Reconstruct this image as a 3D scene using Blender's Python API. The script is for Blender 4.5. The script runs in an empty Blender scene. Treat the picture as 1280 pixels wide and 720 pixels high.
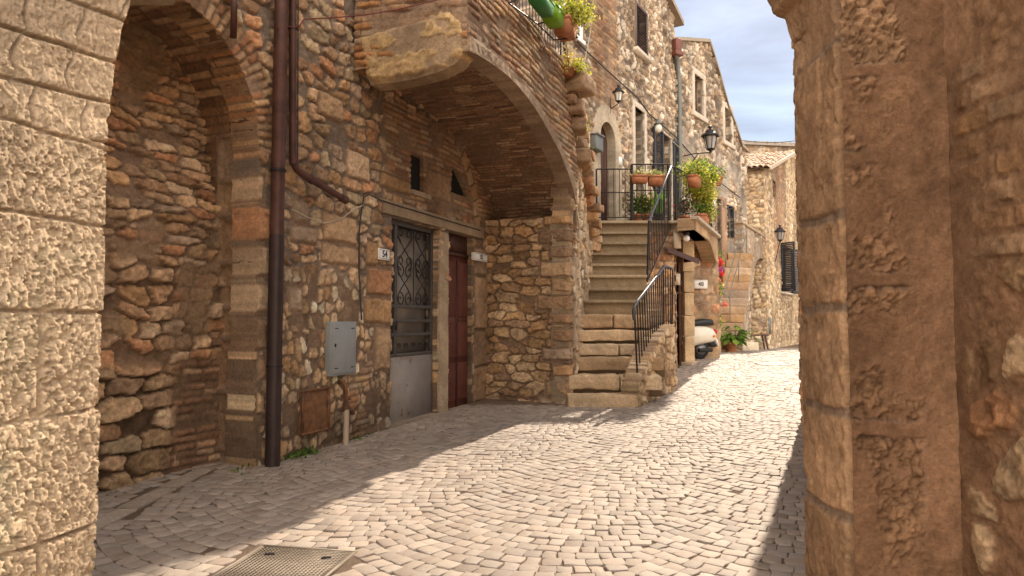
import bpy, math, random
import numpy as np
from mathutils import Vector
R = math.radians; np.seterr(over="ignore")
random.seed(7)
scene = bpy.context.scene
COL = scene.collection

# ---------------------------------------------------------------- camera
EYE = np.array([0.0, 0.0, 1.6]); FPX = 850.0; TH = math.atan(42/850)
cam_d = bpy.data.cameras.new('camera'); cam = bpy.data.objects.new('camera', cam_d); COL.objects.link(cam)
cam.location = EYE; cam.rotation_euler = (R(90)+TH, 0, 0)
cam_d.sensor_width = 36; cam_d.lens = 36*FPX/1280; cam_d.clip_start = .05; cam_d.clip_end = 2000
scene.camera = cam

# ---------------------------------------------------------------- light
SUN_AZ, SUN_EL = R(25.5), R(38.5)
world = bpy.data.worlds.new('World'); scene.world = world; world.use_nodes = True
nt = world.node_tree; nt.nodes.clear()
out = nt.nodes.new('ShaderNodeOutputWorld'); bg = nt.nodes.new('ShaderNodeBackground')
sky = nt.nodes.new('ShaderNodeTexSky'); sky.sky_type = 'NISHITA'; sky.sun_disc = False
sky.sun_elevation = SUN_EL; sky.sun_rotation = SUN_AZ; sky.dust_density = .6; sky.air_density = 1.0; sky.altitude = 300; sky.ozone_density = 4.0
tc = nt.nodes.new('ShaderNodeTexCoord'); mp = nt.nodes.new('ShaderNodeMapping'); mp.inputs['Scale'].default_value = (1.0, 1.0, 3.2)
mp.inputs['Rotation'].default_value = (R(14), R(-8), 0)
nz = nt.nodes.new('ShaderNodeTexNoise'); nz.inputs['Scale'].default_value = 2.6; nz.inputs['Detail'].default_value = 9; nz.inputs['Roughness'].default_value = .58
nz.inputs['Distortion'].default_value = .5
cr = nt.nodes.new('ShaderNodeValToRGB'); cr.color_ramp.elements[0].position = .40; cr.color_ramp.elements[1].position = .70
cr.color_ramp.elements[0].color = (.25,.25,.25,1); cr.color_ramp.elements[1].color = (.72,.72,.72,1)
mx = nt.nodes.new('ShaderNodeMix'); mx.data_type = 'RGBA'; sx = nt.nodes.new('ShaderNodeSeparateXYZ'); vr = nt.nodes.new('ShaderNodeMapRange')   # added fill: sky brightened behind the camera to light shaded walls; thin cloud ahead
vr.inputs['From Min'].default_value = -.55; vr.inputs['From Max'].default_value = .45; vr.inputs['To Min'].default_value = 24.; vr.inputs['To Max'].default_value = 2.6
cc_ = nt.nodes.new('ShaderNodeVectorMath'); cc_.operation = 'SCALE'; cc_.inputs[0].default_value = (.97, .97, .97)
cm = nt.nodes.new('ShaderNodeMix'); cm.data_type = 'RGBA'; vr.inputs['To Min'].default_value = 1.; vr.inputs['To Max'].default_value = 0.; nt.nodes.remove(cc_)
cm.inputs['A'].default_value = (1.75, 2.0, 2.45, 1); cm.inputs['B'].default_value = (42, 39.5, 37, 1)
nt.links.new(tc.outputs['Generated'], sx.inputs[0]); nt.links.new(sx.outputs['Y'], vr.inputs['Value']); nt.links.new(vr.outputs[0], cm.inputs['Factor']); nt.links.new(cm.outputs['Result'], mx.inputs['B'])
L = nt.links
L.new(tc.outputs['Generated'], mp.inputs['Vector']); L.new(mp.outputs[0], nz.inputs['Vector']); L.new(nz.outputs['Fac'], cr.inputs[0])
L.new(cr.outputs[0], mx.inputs['Factor']); L.new(sky.outputs[0], mx.inputs['A']); L.new(mx.outputs['Result'], bg.inputs[0])
bg.inputs[1].default_value = .075
L.new(bg.outputs[0], out.inputs[0])
sd_ = bpy.data.lights.new('sun', 'SUN'); sun = bpy.data.objects.new('sun', sd_); COL.objects.link(sun)
sd_.energy = 3.3; sd_.angle = R(.5); sd_.color = (1.0, .90, .78)
SUN = Vector((math.sin(SUN_AZ)*math.cos(SUN_EL), math.cos(SUN_AZ)*math.cos(SUN_EL), math.sin(SUN_EL)))
sun.rotation_euler = SUN.to_track_quat('Z', 'Y').to_euler(); sun.location = (0, 0, 12)
vs = scene.view_settings; vs.view_transform = 'Standard'; vs.look = 'None'; vs.exposure = 1.24; vs.use_white_balance = True; vs.white_balance_temperature = 7300; vs.white_balance_tint = 12; vs.gamma = 1; vs.use_curve_mapping = False
scene.cycles.max_bounces = 8; scene.cycles.diffuse_bounces = 5; scene.cycles.use_denoising = True

# ---------------------------------------------------------------- numpy noise
def h2(i, j, s=0):
    i = np.asarray(i, np.int64); j = np.asarray(j, np.int64)
    n = (i*374761393 + j*668265263 + s*1442695041) & 0xffffffff
    n = ((n ^ (n >> 13))*1274126177) & 0xffffffff
    n = ((n ^ (n >> 16))*2246822519) & 0xffffffff
    return ((n ^ (n >> 15)) & 0xffffff)/float(0xffffff)
def vn(x, y, s=0):
    xi = np.floor(x).astype(np.int64); yi = np.floor(y).astype(np.int64); fx = x-xi; fy = y-yi
    fx = fx*fx*(3-2*fx); fy = fy*fy*(3-2*fy)
    a = h2(xi, yi, s); b = h2(xi+1, yi, s); c = h2(xi, yi+1, s); d = h2(xi+1, yi+1, s)
    return a+(b-a)*fx+(c-a)*fy+(a-b-c+d)*fx*fy
def fbm(x, y, s=0, o=4):
    t = 0; a = .5; n = 0
    for k in range(o):
        t = t+a*vn(x*2**k+k*17.3, y*2**k-k*9.1, s+k); n += a; a *= .5
    return t/n
def sm(a, b, x):
    t = np.clip((x-a)/(b-a), 0, 1); return t*t*(3-2*t)
def n3(p, f, s=0):   # cheap 3d-ish fbm from planes
    return (fbm(p[:,0]*f+p[:,2]*f*.7, p[:,1]*f-p[:,2]*f*.4, s, 3)+fbm(p[:,1]*f+3, p[:,2]*f, s+5, 3)+fbm(p[:,0]*f, p[:,2]*f+7, s+9, 3))/3

# palettes (albedo, linear)
ST = np.array([(.54,.365,.225),(.45,.29,.175),(.38,.235,.14),(.60,.43,.285),(.52,.32,.17),(.34,.225,.145),(.43,.315,.225),(.51,.27,.15)])
ST_PALE = np.array([(.62,.50,.34),(.55,.42,.27),(.66,.56,.41),(.50,.34,.20),(.58,.40,.24),(.45,.33,.22)])
ST_GREY = np.array([(.50,.38,.265),(.40,.295,.20),(.56,.44,.32),(.33,.24,.165),(.45,.31,.195),(.62,.52,.40)])
BR = np.array([(.46,.24,.13),(.40,.20,.11),(.52,.31,.17),(.33,.18,.11),(.48,.33,.20),(.55,.36,.20)])
BR_DK = np.array([(.30,.175,.105),(.26,.15,.09),(.34,.21,.13),(.22,.13,.085),(.37,.25,.16)])
MORT = np.array((.31,.212,.145)); MORT_G = np.array((.31,.24,.185)); MORT_D = np.array((.20,.13,.085))

def tone(pal, ii, jj, s, lo=.78, hi=1.18):
    k = (h2(ii, jj, s+31)*len(pal)*.9999).astype(int)
    return pal[k]*(lo+(hi-lo)*h2(ii, jj, s+32))[..., None]

def stones(S, Z, cw=.24, ch=.14, seed=1, gap=.10, bev=.16, relief=.03, pal=ST, mort=MORT, miss=.0, warp=.35, p=3., lim=9., rough=.010, tilt=.12, jit=.75, flat=.35):
    wx = S+cw*warp*(fbm(S/cw*.7, Z/ch*.7, seed+50, 3)-.5)*2
    wz = Z+ch*warp*1.3*(fbm(S/cw*.6+9, Z/ch*.5+4, seed+60, 3)-.5)*2
    wx = wx+.03*(fbm(S*26, Z*26, seed+61, 3)-.5); wz = wz+.02*(fbm(S*30+5, Z*30, seed+62, 2)-.5)
    j0 = np.floor(wz/ch).astype(np.int64)
    F1 = np.full(S.shape, 99.); F2 = F1.copy(); I = np.zeros(S.shape, np.int64); J = I.copy(); DX = np.zeros(S.shape); DZ = DX.copy()
    for dj in (-1, 0, 1):
        j = j0+dj; off = h2(j, j*0+3, seed+1)
        i0 = np.floor(wx/cw-off).astype(np.int64)
        for di in (-2, -1, 0, 1, 2) if jit > .5 else (-1, 0, 1):
            i = i0+di
            cx = (i+off+.5+jit*(h2(i, j, seed+2)-.5))*cw; cz = (j+.5+jit*.45*(h2(i, j, seed+3)-.5))*ch
            w = .84+.34*h2(i, j, seed+4); a = (h2(i, j, seed+5)-.5)*.35
            dx = wx-cx; dz = wz-cz; rx = dx+a*dz; rz = dz-a*dx
            d = ((np.abs(rx)/cw)**p+(np.abs(rz)/ch)**p)**(1/p)/w
            m = d < F1
            F2 = np.where(m, F1, np.minimum(F2, d)); F1 = np.where(m, d, F1)
            I = np.where(m, i, I); J = np.where(m, j, J); DX = np.where(m, dx, DX); DZ = np.where(m, dz, DZ)
    e = F2-F1
    m = sm(gap, gap+bev, e)
    if lim < 5: m = m*(1-sm(lim-.08, lim, F1*(.85+.3*h2(I, J, seed+8))))
    if miss > 0: m = m*(h2(I, J, seed+7) > miss)
    r = h2(I, J, seed+9)
    nf = fbm(S*30, Z*34, seed+70, 4)-.5; nm = fbm(S*10, Z*12, seed+71, 4)-.5
    h = m*relief*(flat+(1-flat)*r)+m*tilt*((h2(I, J, seed+10)-.5)*DX+(h2(I, J, seed+11)-.5)*DZ)+m*(rough*1.6*nf+rough*1.5*nm)
    h = h+(1-m)*(rough*1.2*nf+rough*nm)
    c = tone(pal, I, J, seed, .68, 1.28)*(1+1.0*nf+.7*nm)[..., None]
    mc = np.broadcast_to(mort, c.shape)*(1+.5*nf+.5*nm)[..., None]
    mm = sm(.15, .6, m)[..., None]
    return h, mc*(1-mm)+c*mm

def bricks(S, Z, bw=.27, bh=.062, seed=1, gap=.006, relief=.010, pal=BR, mort=MORT, rough=.005, wav=.02, worn=.25):
    wz = Z+wav*(fbm(S*1.3, Z*1.3, seed+1, 2)-.5)*2+.006*(vn(S*14, Z*14, seed+2)-.5); wx = S+.01*(vn(S*9, Z*9, seed+3)-.5)
    j = np.floor(wz/bh).astype(np.int64); fz = wz-j*bh
    bwj = bw*(.75+.5*h2(j, j*0, seed+4)); o = h2(j, j*0+1, seed+5)*bwj
    q = (wx+o)/bwj; i = np.floor(q).astype(np.int64); fx = (q-i)*bwj
    e = np.minimum(np.minimum(fx, bwj-fx), np.minimum(fz, bh-fz))
    m = sm(gap*.5, gap*.5+.008, e-.003*vn(S*40, Z*40, seed+6))
    wm = sm(1-worn-.1, 1-worn+.1, fbm(S*2.2, Z*2.2, seed+20, 3)+.25*(h2(i, j, seed+21)-.5)+.12)
    m = m*(1-.9*wm)
    nf = fbm(S*30, Z*30, seed+70, 3)-.5; nm = fbm(S*5, Z*5, seed+71, 4)-.5
    h = m*relief*(.5+h2(i, j, seed+9))+rough*nf+rough*2*nm
    c = tone(pal, i, j, seed, .7, 1.25)*(1+.5*nf+.4*nm)[..., None]
    mc = np.broadcast_to(mort, c.shape)*(1+.5*nf+.5*nm)[..., None]
    mm = m[..., None]
    return h, mc*(1-mm)+c*mm

def plaster(S, Z, seed=1, col=(.42,.30,.19), amp=.008):
    nf = fbm(S*18, Z*18, seed, 4)-.5; nm = fbm(S*3, Z*3, seed+3, 4)-.5
    return amp*(nf+1.5*nm), np.broadcast_to(np.array(col), S.shape+(3,))*(1+.5*nf+.9*nm)[..., None]

def mixf(a, b, m):
    return a[0]*(1-m)+b[0]*m, a[1]*(1-m[..., None])+b[1]*m[..., None]

def ashlar(S, Z, rects, seed=1, gap=.012, bev=.02, relief=.03, pal=ST_PALE, rough=.012):
    """individual dressed blocks: list of (s0,s1,z0,z1); returns mask, h, col"""
    M = np.zeros(S.shape); H = np.zeros(S.shape); C = np.zeros(S.shape+(3,))
    ws = S+.018*(fbm(S*9, Z*9, seed+1, 3)-.5)*2; wz = Z+.018*(fbm(S*9+4, Z*9, seed+2, 3)-.5)*2
    nf = fbm(S*24, Z*24, seed+3, 4)-.5; nm = fbm(S*6, Z*6, seed+4, 3)-.5
    for k, (a, b, c, d) in enumerate(rects):
        e = np.minimum(np.minimum(ws-a, b-ws), np.minimum(wz-c, d-wz))
        m = sm(gap*.5, gap*.5+bev, e)
        t = pal[int(h2(k, 3, seed)*len(pal)*.999)]*(.85+.3*h2(k, 5, seed))
        outm = sm(-.02, 0, e)
        M = np.maximum(M, outm)
        H = np.where(e > -.02, m*relief*(.6+.6*h2(k, 7, seed))+m*rough*(2*nf+1.5*nm), H)
        cc = t*(1+.6*nf+.5*nm)[..., None]*m[..., None]+MORT*(1-m[..., None])*(1+.4*nf[..., None])
        C = np.where((e > -.02)[..., None], cc, C)
    return M, H, C
# ---------------------------------------------------------------- materials
MATS = {}
def mat(name, col=None, rough=.85, metal=0., var=.25, vs_=9., bump=.25, bs=60., sub=None, transl=0., emit=None, spec=.35, bdist=.01):
    if name in MATS: return MATS[name]
    m = bpy.data.materials.new(name); m.use_nodes = True; n = m.node_tree; b = n.nodes['Principled BSDF']; MATS[name] = m
    b.inputs['Roughness'].default_value = rough; b.inputs['Metallic'].default_value = metal; b.inputs['Specular IOR Level'].default_value = spec
    tc = n.nodes.new('ShaderNodeTexCoord')
    g = n.nodes.new('ShaderNodeNewGeometry')
    no = n.nodes.new('ShaderNodeTexNoise'); no.inputs['Scale'].default_value = vs_; no.inputs['Detail'].default_value = 10; no.inputs['Roughness'].default_value = .80 if col is None else .65
    n.links.new(g.outputs['Position'], no.inputs['Vector'])
    mr = n.nodes.new('ShaderNodeMapRange'); mr.inputs['From Min'].default_value = .28; mr.inputs['From Max'].default_value = .72
    mr.inputs['To Min'].default_value = 1-var; mr.inputs['To Max'].default_value = 1+var
    n.links.new(no.outputs['Fac'], mr.inputs['Value'])
    mu = n.nodes.new('ShaderNodeVectorMath'); mu.operation = 'MULTIPLY'
    if col is None:
        at = n.nodes.new('ShaderNodeAttribute'); at.attribute_name = 'Col'; n.links.new(at.outputs['Color'], mu.inputs[0])
    else: mu.inputs[0].default_value = col[:3]
    n.links.new(mr.outputs[0], mu.inputs[1])
    src = mu.outputs[0]
    if sub:   # second colour in patches: (col, scale, threshold)
        n2 = n.nodes.new('ShaderNodeTexNoise'); n2.inputs['Scale'].default_value = sub[1]; n2.inputs['Detail'].default_value = 8; n2.inputs['Roughness'].default_value = .7
        n.links.new(g.outputs['Position'], n2.inputs['Vector'])
        r2 = n.nodes.new('ShaderNodeMapRange'); r2.inputs['From Min'].default_value = sub[2]; r2.inputs['From Max'].default_value = sub[2]+.07
        n.links.new(n2.outputs['Fac'], r2.inputs['Value'])
        x = n.nodes.new('ShaderNodeMix'); x.data_type = 'RGBA'; x.inputs['B'].default_value = (*sub[0], 1)
        n.links.new(r2.outputs[0], x.inputs['Factor']); n.links.new(src, x.inputs['A']); src = x.outputs['Result']
    n.links.new(src, b.inputs['Base Color'])
    if bump:
        n3_ = n.nodes.new('ShaderNodeTexNoise'); n3_.inputs['Scale'].default_value = bs; n3_.inputs['Detail'].default_value = 10; n3_.inputs['Roughness'].default_value = .82 if col is None else .7
        n.links.new(g.outputs['Position'], n3_.inputs['Vector'])
        bp = n.nodes.new('ShaderNodeBump'); bp.inputs['Strength'].default_value = bump; bp.inputs['Distance'].default_value = bdist
        n.links.new(n3_.outputs['Fac'], bp.inputs['Height']); n.links.new(bp.outputs[0], b.inputs['Normal'])
    if transl:
        t = n.nodes.new('ShaderNodeBsdfTranslucent'); ms = n.nodes.new('ShaderNodeMixShader'); ms.inputs[0].default_value = transl
        n.links.new(src, t.inputs['Color']); o = n.nodes['Material Output']
        n.links.new(b.outputs[0], ms.inputs[1]); n.links.new(t.outputs[0], ms.inputs[2]); n.links.new(ms.outputs[0], o.inputs['Surface'])
    if emit:
        b.inputs['Emission Color'].default_value = (*emit[0], 1); b.inputs['Emission Strength'].default_value = emit[1]
    return m
M_STONE = mat('masonry', None, .92, var=.42, vs_=38, bump=1., bs=58, spec=.10, bdist=.022)
M_COB = mat('cobble_stone', None, .68, var=.20, vs_=30, bump=.45, bs=110, spec=.35, bdist=.006)
M_IRON = mat('painted_iron', (.025,.022,.022), .5, .3, var=.3, bump=.15)
M_BROWNMETAL = mat('brown_metal', (.085,.038,.030), .5, .15, var=.45, vs_=7, bump=.15, bs=25)
M_GREYMETAL = mat('grey_painted_metal', (.27,.29,.29), .55, .1, var=.10, bump=.05, sub=((.24,.20,.16), 6, .66))
M_DARKWOOD = mat('dark_wood', (.075,.030,.020), .6, 0, var=.5, vs_=12, bump=.3, bs=40)
M_OLDWOOD = mat('weathered_wood', (.24,.17,.115), .85, 0, var=.4, vs_=14, bump=.5, bs=50)
M_DOORGREY = mat('flaking_grey_sheet', (.25,.22,.195), .6, .1, var=.15, vs_=5, bump=.1, sub=((.17,.10,.06), 4.5, .57))
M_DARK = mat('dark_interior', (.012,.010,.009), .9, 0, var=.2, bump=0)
M_GLASS = mat('window_glass', (.06,.065,.07), .12, 0, var=.2, vs_=2, bump=0, spec=.6)
M_LAMPGLASS = mat('frosted_glass', (.75,.72,.62), .25, 0, var=.1, bump=0, spec=.5)
M_TERRA = mat('terracotta', (.42,.17,.085), .85, 0, var=.3, vs_=15, bump=.3)
M_SHUT = mat('brown_shutter', (.13,.085,.07), .6, 0, var=.25, bump=.1)
M_SHUTD = mat('dark_shutter', (.035,.038,.045), .55, 0, var=.25, bump=.1)
M_PALE = mat('pale_stone_frame', (.55,.47,.37), .85, 0, var=.2, bump=.3)
M_WHITE = mat('white_enamel', (.80,.79,.75), .35, 0, var=.05, bump=0)
M_BLACK = mat('black_paint', (.01,.01,.01), .4, 0, var=.1, bump=0)
M_LEAF = mat('leaf', None, .55, 0, var=.2, vs_=30, bump=0, transl=.45, spec=.3)
M_RUST = mat('rusty_iron', (.20,.095,.045), .8, .2, var=.5, vs_=10, bump=.4, sub=((.10,.055,.035), 7, .52))
M_PIPEGREY = mat('grey_green_pipe', (.16,.17,.155), .5, .2, var=.2, bump=.05)
M_CAST = mat('cast_iron_cover', (.20,.165,.13), .6, .4, var=.25, vs_=12, bump=.3)
M_TILE = mat('roof_tile', None, .9, 0, var=.3, vs_=14, bump=.4)
M_GREENP = mat('green_plastic', (.03,.20,.05), .45, 0, var=.1, bump=0)
M_LIMEP = mat('lime_plastic', (.25,.50,.04), .45, 0, var=.1, bump=0, transl=.25)
M_DG = mat('dark_grey_paint', (.085,.075,.068), .6, .2, var=.25, bump=.1)
M_CABLE = mat('cable', (.05,.045,.04), .6, 0, var=.1, bump=0)
M_CREAM = mat('cream_paint', (.68,.64,.53), .22, 0, var=.04, bump=0, spec=.5)
M_RUBBER = mat('rubber', (.02,.02,.02), .75, 0, var=.2, bump=.1)
M_CHROME = mat('chrome', (.6,.6,.6), .18, 1., var=.05, bump=0)
M_RED = mat('red_lens', (.55,.015,.015), .2, 0, var=.05, bump=0, spec=.5)
M_ORANGE = mat('orange_lens', (.75,.20,.02), .2, 0, var=.05, bump=0, spec=.5)
M_FLOWER = mat('petal', None, .6, 0, var=.1, bump=0, transl=.35)
M_STEEL = mat('worn_steel_rail', (.10,.105,.12), .32, .7, var=.2, bump=.05)

# ---------------------------------------------------------------- geometry helpers
ORG = {}
class Geo:
    def __init__(s): s.v = []; s.f = []; s.c = []; s.n = 0
    def add(s, V, F, c=(.5,.5,.5)):
        V = np.asarray(V, float).reshape(-1, 3); F = np.asarray(F, np.int64)
        c = np.asarray(c, float); c = np.broadcast_to(c, V.shape) if c.ndim == 1 else c
        s.v.append(V); s.f.append(F+s.n); s.c.append(c); s.n += len(V); return s
    def poly(s, pts, c=(.5,.5,.5)): return s.add(pts, [list(range(len(pts)))], c)
    def build(s, name, m, parent=None, smooth=False, bevel=0.):
        me = bpy.data.meshes.new(name); V = np.concatenate(s.v); org = ORG.get(parent.name, np.zeros(3)) if parent else np.zeros(3)
        V = V-org
        me.vertices.add(len(V)); me.vertices.foreach_set('co', V.ravel())
        tot = np.concatenate([np.full(len(f), f.shape[1]) for f in s.f]); lo = np.concatenate([f.ravel() for f in s.f])
        me.loops.add(len(lo)); me.loops.foreach_set('vertex_index', lo.astype(np.int32))
        me.polygons.add(len(tot)); me.polygons.foreach_set('loop_start', np.concatenate([[0], np.cumsum(tot)[:-1]]).astype(np.int32))
        me.update(calc_edges=True)
        if m in (M_STONE, M_COB, M_LEAF, M_TILE, M_FLOWER):
            C = np.concatenate(s.c); a = me.color_attributes.new('Col', 'FLOAT_COLOR', 'POINT')
            a.data.foreach_set('color', np.concatenate([np.clip(C, .004, .95), np.ones((len(C), 1))], 1).ravel().astype(np.float32))
        me.materials.append(m)
        if smooth: me.polygons.foreach_set('use_smooth', np.ones(len(tot), bool))
        me.validate()
        o = bpy.data.objects.new(name, me); COL.objects.link(o)
        if parent: o.parent = parent
        ORG[o.name] = org
        if bevel:
            b = o.modifiers.new('bevel', 'BEVEL'); b.width = bevel; b.segments = 2; b.limit_method = 'ANGLE'
        return o
    def obox(s, o, ex, ey, ez, c=(.5,.5,.5)):
        o, ex, ey, ez = [np.asarray(q, float) for q in (o, ex, ey, ez)]
        V = [o, o+ex, o+ex+ey, o+ey, o+ez, o+ex+ez, o+ex+ey+ez, o+ey+ez]
        F = [[0,3,2,1],[4,5,6,7],[0,1,5,4],[1,2,6,5],[2,3,7,6],[3,0,4,7]]
        if np.dot(np.cross(ex, ey), ez) < 0: F = [f[::-1] for f in F]
        return s.add(V, F, c)
    def box(s, c0, size, rz=0., col=(.5,.5,.5)):
        c, q = math.cos(rz), math.sin(rz); ex = np.array((c, q, 0))*size[0]; ey = np.array((-q, c, 0))*size[1]; ez = np.array((0, 0, size[2]))
        return s.obox(np.array(c0)-ex/2-ey/2-ez/2, ex, ey, ez, col)
    def tube(s, pts, r, n=8, cap=True, c=(.5,.5,.5)):
        P = np.array(pts, float); rr = np.broadcast_to(np.asarray(r, float), (len(P),))
        T = np.gradient(P, axis=0); T /= np.linalg.norm(T, axis=1)[:, None]+1e-9
        up = np.array((0, 0, 1.)) if abs(T[0][2]) < .9 else np.array((1., 0, 0)); V = []
        a = np.cross(T[0], up); a /= np.linalg.norm(a)
        ang = np.arange(n)*2*math.pi/n
        for k in range(len(P)):
            a = a-T[k]*np.dot(a, T[k]); a /= np.linalg.norm(a); b = np.cross(T[k], a)
            V.append(P[k]+rr[k]*(np.cos(ang)[:, None]*a+np.sin(ang)[:, None]*b))
        F = [[k*n+i, k*n+(i+1) % n, (k+1)*n+(i+1) % n, (k+1)*n+i] for k in range(len(P)-1) for i in range(n)]
        V = np.concatenate(V); s.add(V, F, c)
        if cap: s.add(V[:n], [list(range(n))[::-1]], c); s.add(V[-n:], [list(range(n))], c)
        return s
    def lathe(s, base, prof, n=20, c=(.5,.5,.5), sq=(1, 1)):
        base = np.array(base, float); ang = np.arange(n)*2*math.pi/n; V = []
        for r, z in prof: V.append(np.stack([base[0]+r*sq[0]*np.cos(ang), base[1]+r*sq[1]*np.sin(ang), np.full(n, base[2]+z)], 1))
        F = [[k*n+i, k*n+(i+1) % n, (k+1)*n+(i+1) % n, (k+1)*n+i] for k in range(len(prof)-1) for i in range(n)]
        V = np.concatenate(V); s.add(V, F, c)
        s.add(V[:n], [list(range(n))[::-1]], c); s.add(V[-n:], [list(range(n))], c)
        return s
    def ell(s, c0, r, n=14, m=8, rz=0., c=(.5,.5,.5)):
        th = np.linspace(0, math.pi, m+1); V = []
        for t in th[1:-1]:
            for a in np.arange(n)*2*math.pi/n: V.append((math.sin(t)*math.cos(a)*r[0], math.sin(t)*math.sin(a)*r[1], math.cos(t)*r[2]))
        k = len(V); V += [(0, 0, r[2]), (0, 0, -r[2])]; V = np.array(V)
        q, w = math.cos(rz), math.sin(rz); V = np.stack([V[:,0]*q-V[:,1]*w, V[:,0]*w+V[:,1]*q, V[:,2]], 1)+np.array(c0)
        F = [[a*n+i, (a+1)*n+i, (a+1)*n+(i+1) % n, a*n+(i+1) % n] for a in range(m-2) for i in range(n)]
        T = [[k, i, (i+1) % n] for i in range(n)]+[[k+1, (m-2)*n+(i+1) % n, (m-2)*n+i] for i in range(n)]
        s.add(V, F, c); s.f.append(np.array(T)+s.n-len(V)); return s
    def prism(s, pts, d, c=(.5,.5,.5)):
        P = np.array(pts, float); d = np.array(d, float); n = len(P)
        s.poly(P, c); s.poly((P+d)[::-1], c)
        V = np.concatenate([P, P+d]); s.add(V, [[i, i+n, (i+1) % n+n, (i+1) % n] for i in range(n)], c); return s
    def rock(s, c0, size, rz=0., rnd=.3, amp=.012, f=7., n=9, pal=ST, seed=None, fine=1., tone_=1.):
        """rough block: subdivided rounded box with noise"""
        seed = random.randint(0, 9999) if seed is None else seed; pal = np.array(pal, float)
        half = np.array(size)/2; r = min(half)*rnd; mx_ = max(half)
        N = [max(3, int(round(n*h/mx_))) for h in half]; V = []; F = []; k = 0
        for ax in range(3):
            u, v = (ax+1) % 3, (ax+2) % 3
            for sg in (-1, 1):
                a = np.linspace(-1, 1, N[u]+1); b = np.linspace(-1, 1, N[v]+1); A, B = np.meshgrid(a, b, indexing='ij')
                P = np.zeros(A.shape+(3,)); P[..., ax] = sg; P[..., u] = A; P[..., v] = B; V.append(P.reshape(-1, 3))
                na, nb = A.shape; I = np.arange(na*nb).reshape(na, nb)
                q = np.stack([I[:-1,:-1], I[1:,:-1], I[1:,1:], I[:-1,1:]], -1).reshape(-1, 4)
                if sg < 0: q = q[:, ::-1]
                F.append(q+k); k += na*nb
        V = np.concatenate(V)*half; inner = np.clip(V, -(half-r), half-r); d = V-inner; ln = np.linalg.norm(d, axis=1)[:, None]
        V = inner+np.where(ln > 1e-9, d/np.maximum(ln, 1e-9)*r, 0)
        nrm = V/(half**2); nrm /= np.linalg.norm(nrm, axis=1)[:, None]+1e-9
        q = V+seed*1.7
        nn = n3(q, f, seed)-.5; n2 = n3(q, f*4, seed+3)-.5
        V = V+nrm*(amp*2.2*nn+amp*.9*fine*n2)[:, None]
        t = pal[int(h2(seed, 1, 5)*len(pal)*.999)]*(.8+.35*h2(seed, 2, 6))*tone_
        C = t*(1+.9*nn+.9*n2)[:, None]
        cs, sn = math.cos(rz), math.sin(rz); V = np.stack([V[:,0]*cs-V[:,1]*sn, V[:,0]*sn+V[:,1]*cs, V[:,2]], 1)+np.array(c0)
        return s.add(V, np.concatenate(F), C)

def tag(o, label=None, cat=None, group=None, kind=None):
    if label: o['label'] = label
    if cat: o['category'] = cat
    if group: o['group'] = group
    if kind: o['kind'] = kind
    return o
def thing(name, label, cat, base, group=None):
    o = bpy.data.objects.new(name, None); COL.objects.link(o); o.location = base; o.empty_display_size = .2
    ORG[o.name] = np.array(base, float); return tag(o, label, cat, group)

def ray(u, v):
    cx = (u-640)/FPX; cz = (360-v)/FPX
    return np.array((cx, math.cos(TH)-cz*math.sin(TH), math.sin(TH)+cz*math.cos(TH)))
def at(u, v, Y):
    r = ray(u, v); return EYE+r*(Y/r[1])
class Plane:
    """vertical wall plane: origin p0, direction ex along the wall; n points to the street"""
    def __init__(s, p0, p1, flip=False):
        s.p = np.array((*p0, 0.)); d = np.array((p1[0]-p0[0], p1[1]-p0[1], 0.)); s.len = np.linalg.norm(d); s.ex = d/s.len
        s.n = np.array((s.ex[1], -s.ex[0], 0.)); s.n = -s.n if flip else s.n
    def W(s, a, z, n=0.):
        a = np.asarray(a, float); z = np.asarray(z, float); n = np.asarray(n, float)
        return s.p+a[..., None]*s.ex+n[..., None]*s.n+z[..., None]*np.array((0, 0, 1.))
    def px(s, u, v, n=0.):
        r = ray(u, v); t = np.dot(s.p+s.n*n-EYE, s.n)/np.dot(r, s.n); w = EYE+r*t
        return float(np.dot(w-s.p, s.ex)), float(w[2])
    def pxs(s, pts, n=0.): return [s.px(u, v, n) for u, v in pts]
    def box(s, g, a0, a1, z0, z1, n0, n1, c=(.5,.5,.5)):
        return g.obox(s.W(a0, z0, n0), s.ex*(a1-a0), s.n*(n1-n0), np.array((0, 0, z1-z0)), c)
    def prism(s, g, pts, n0, n1, c=(.5,.5,.5)):
        return g.prism([s.W(a, z, n0) for a, z in pts], s.n*(n1-n0), c)

def sdpoly(S, Z, pts):
    P = np.array(pts, float); n = len(P); d = np.full(S.shape, 1e9); ins = np.zeros(S.shape, bool)
    for i in range(n):
        a = P[i]; b = P[(i+1) % n]; ex, ez = b-a; wx = S-a[0]; wz = Z-a[1]
        t = np.clip((wx*ex+wz*ez)/(ex*ex+ez*ez+1e-12), 0, 1); d = np.minimum(d, (wx-ex*t)**2+(wz-ez*t)**2)
        c = (a[1] <= Z) != (b[1] <= Z)
        with np.errstate(divide='ignore', invalid='ignore'): xi = a[0]+(Z-a[1])*ex/(ez if ez != 0 else 1e-12)
        ins ^= c & (S < xi)
    return np.where(ins, 1, -1)*np.sqrt(d)

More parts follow.
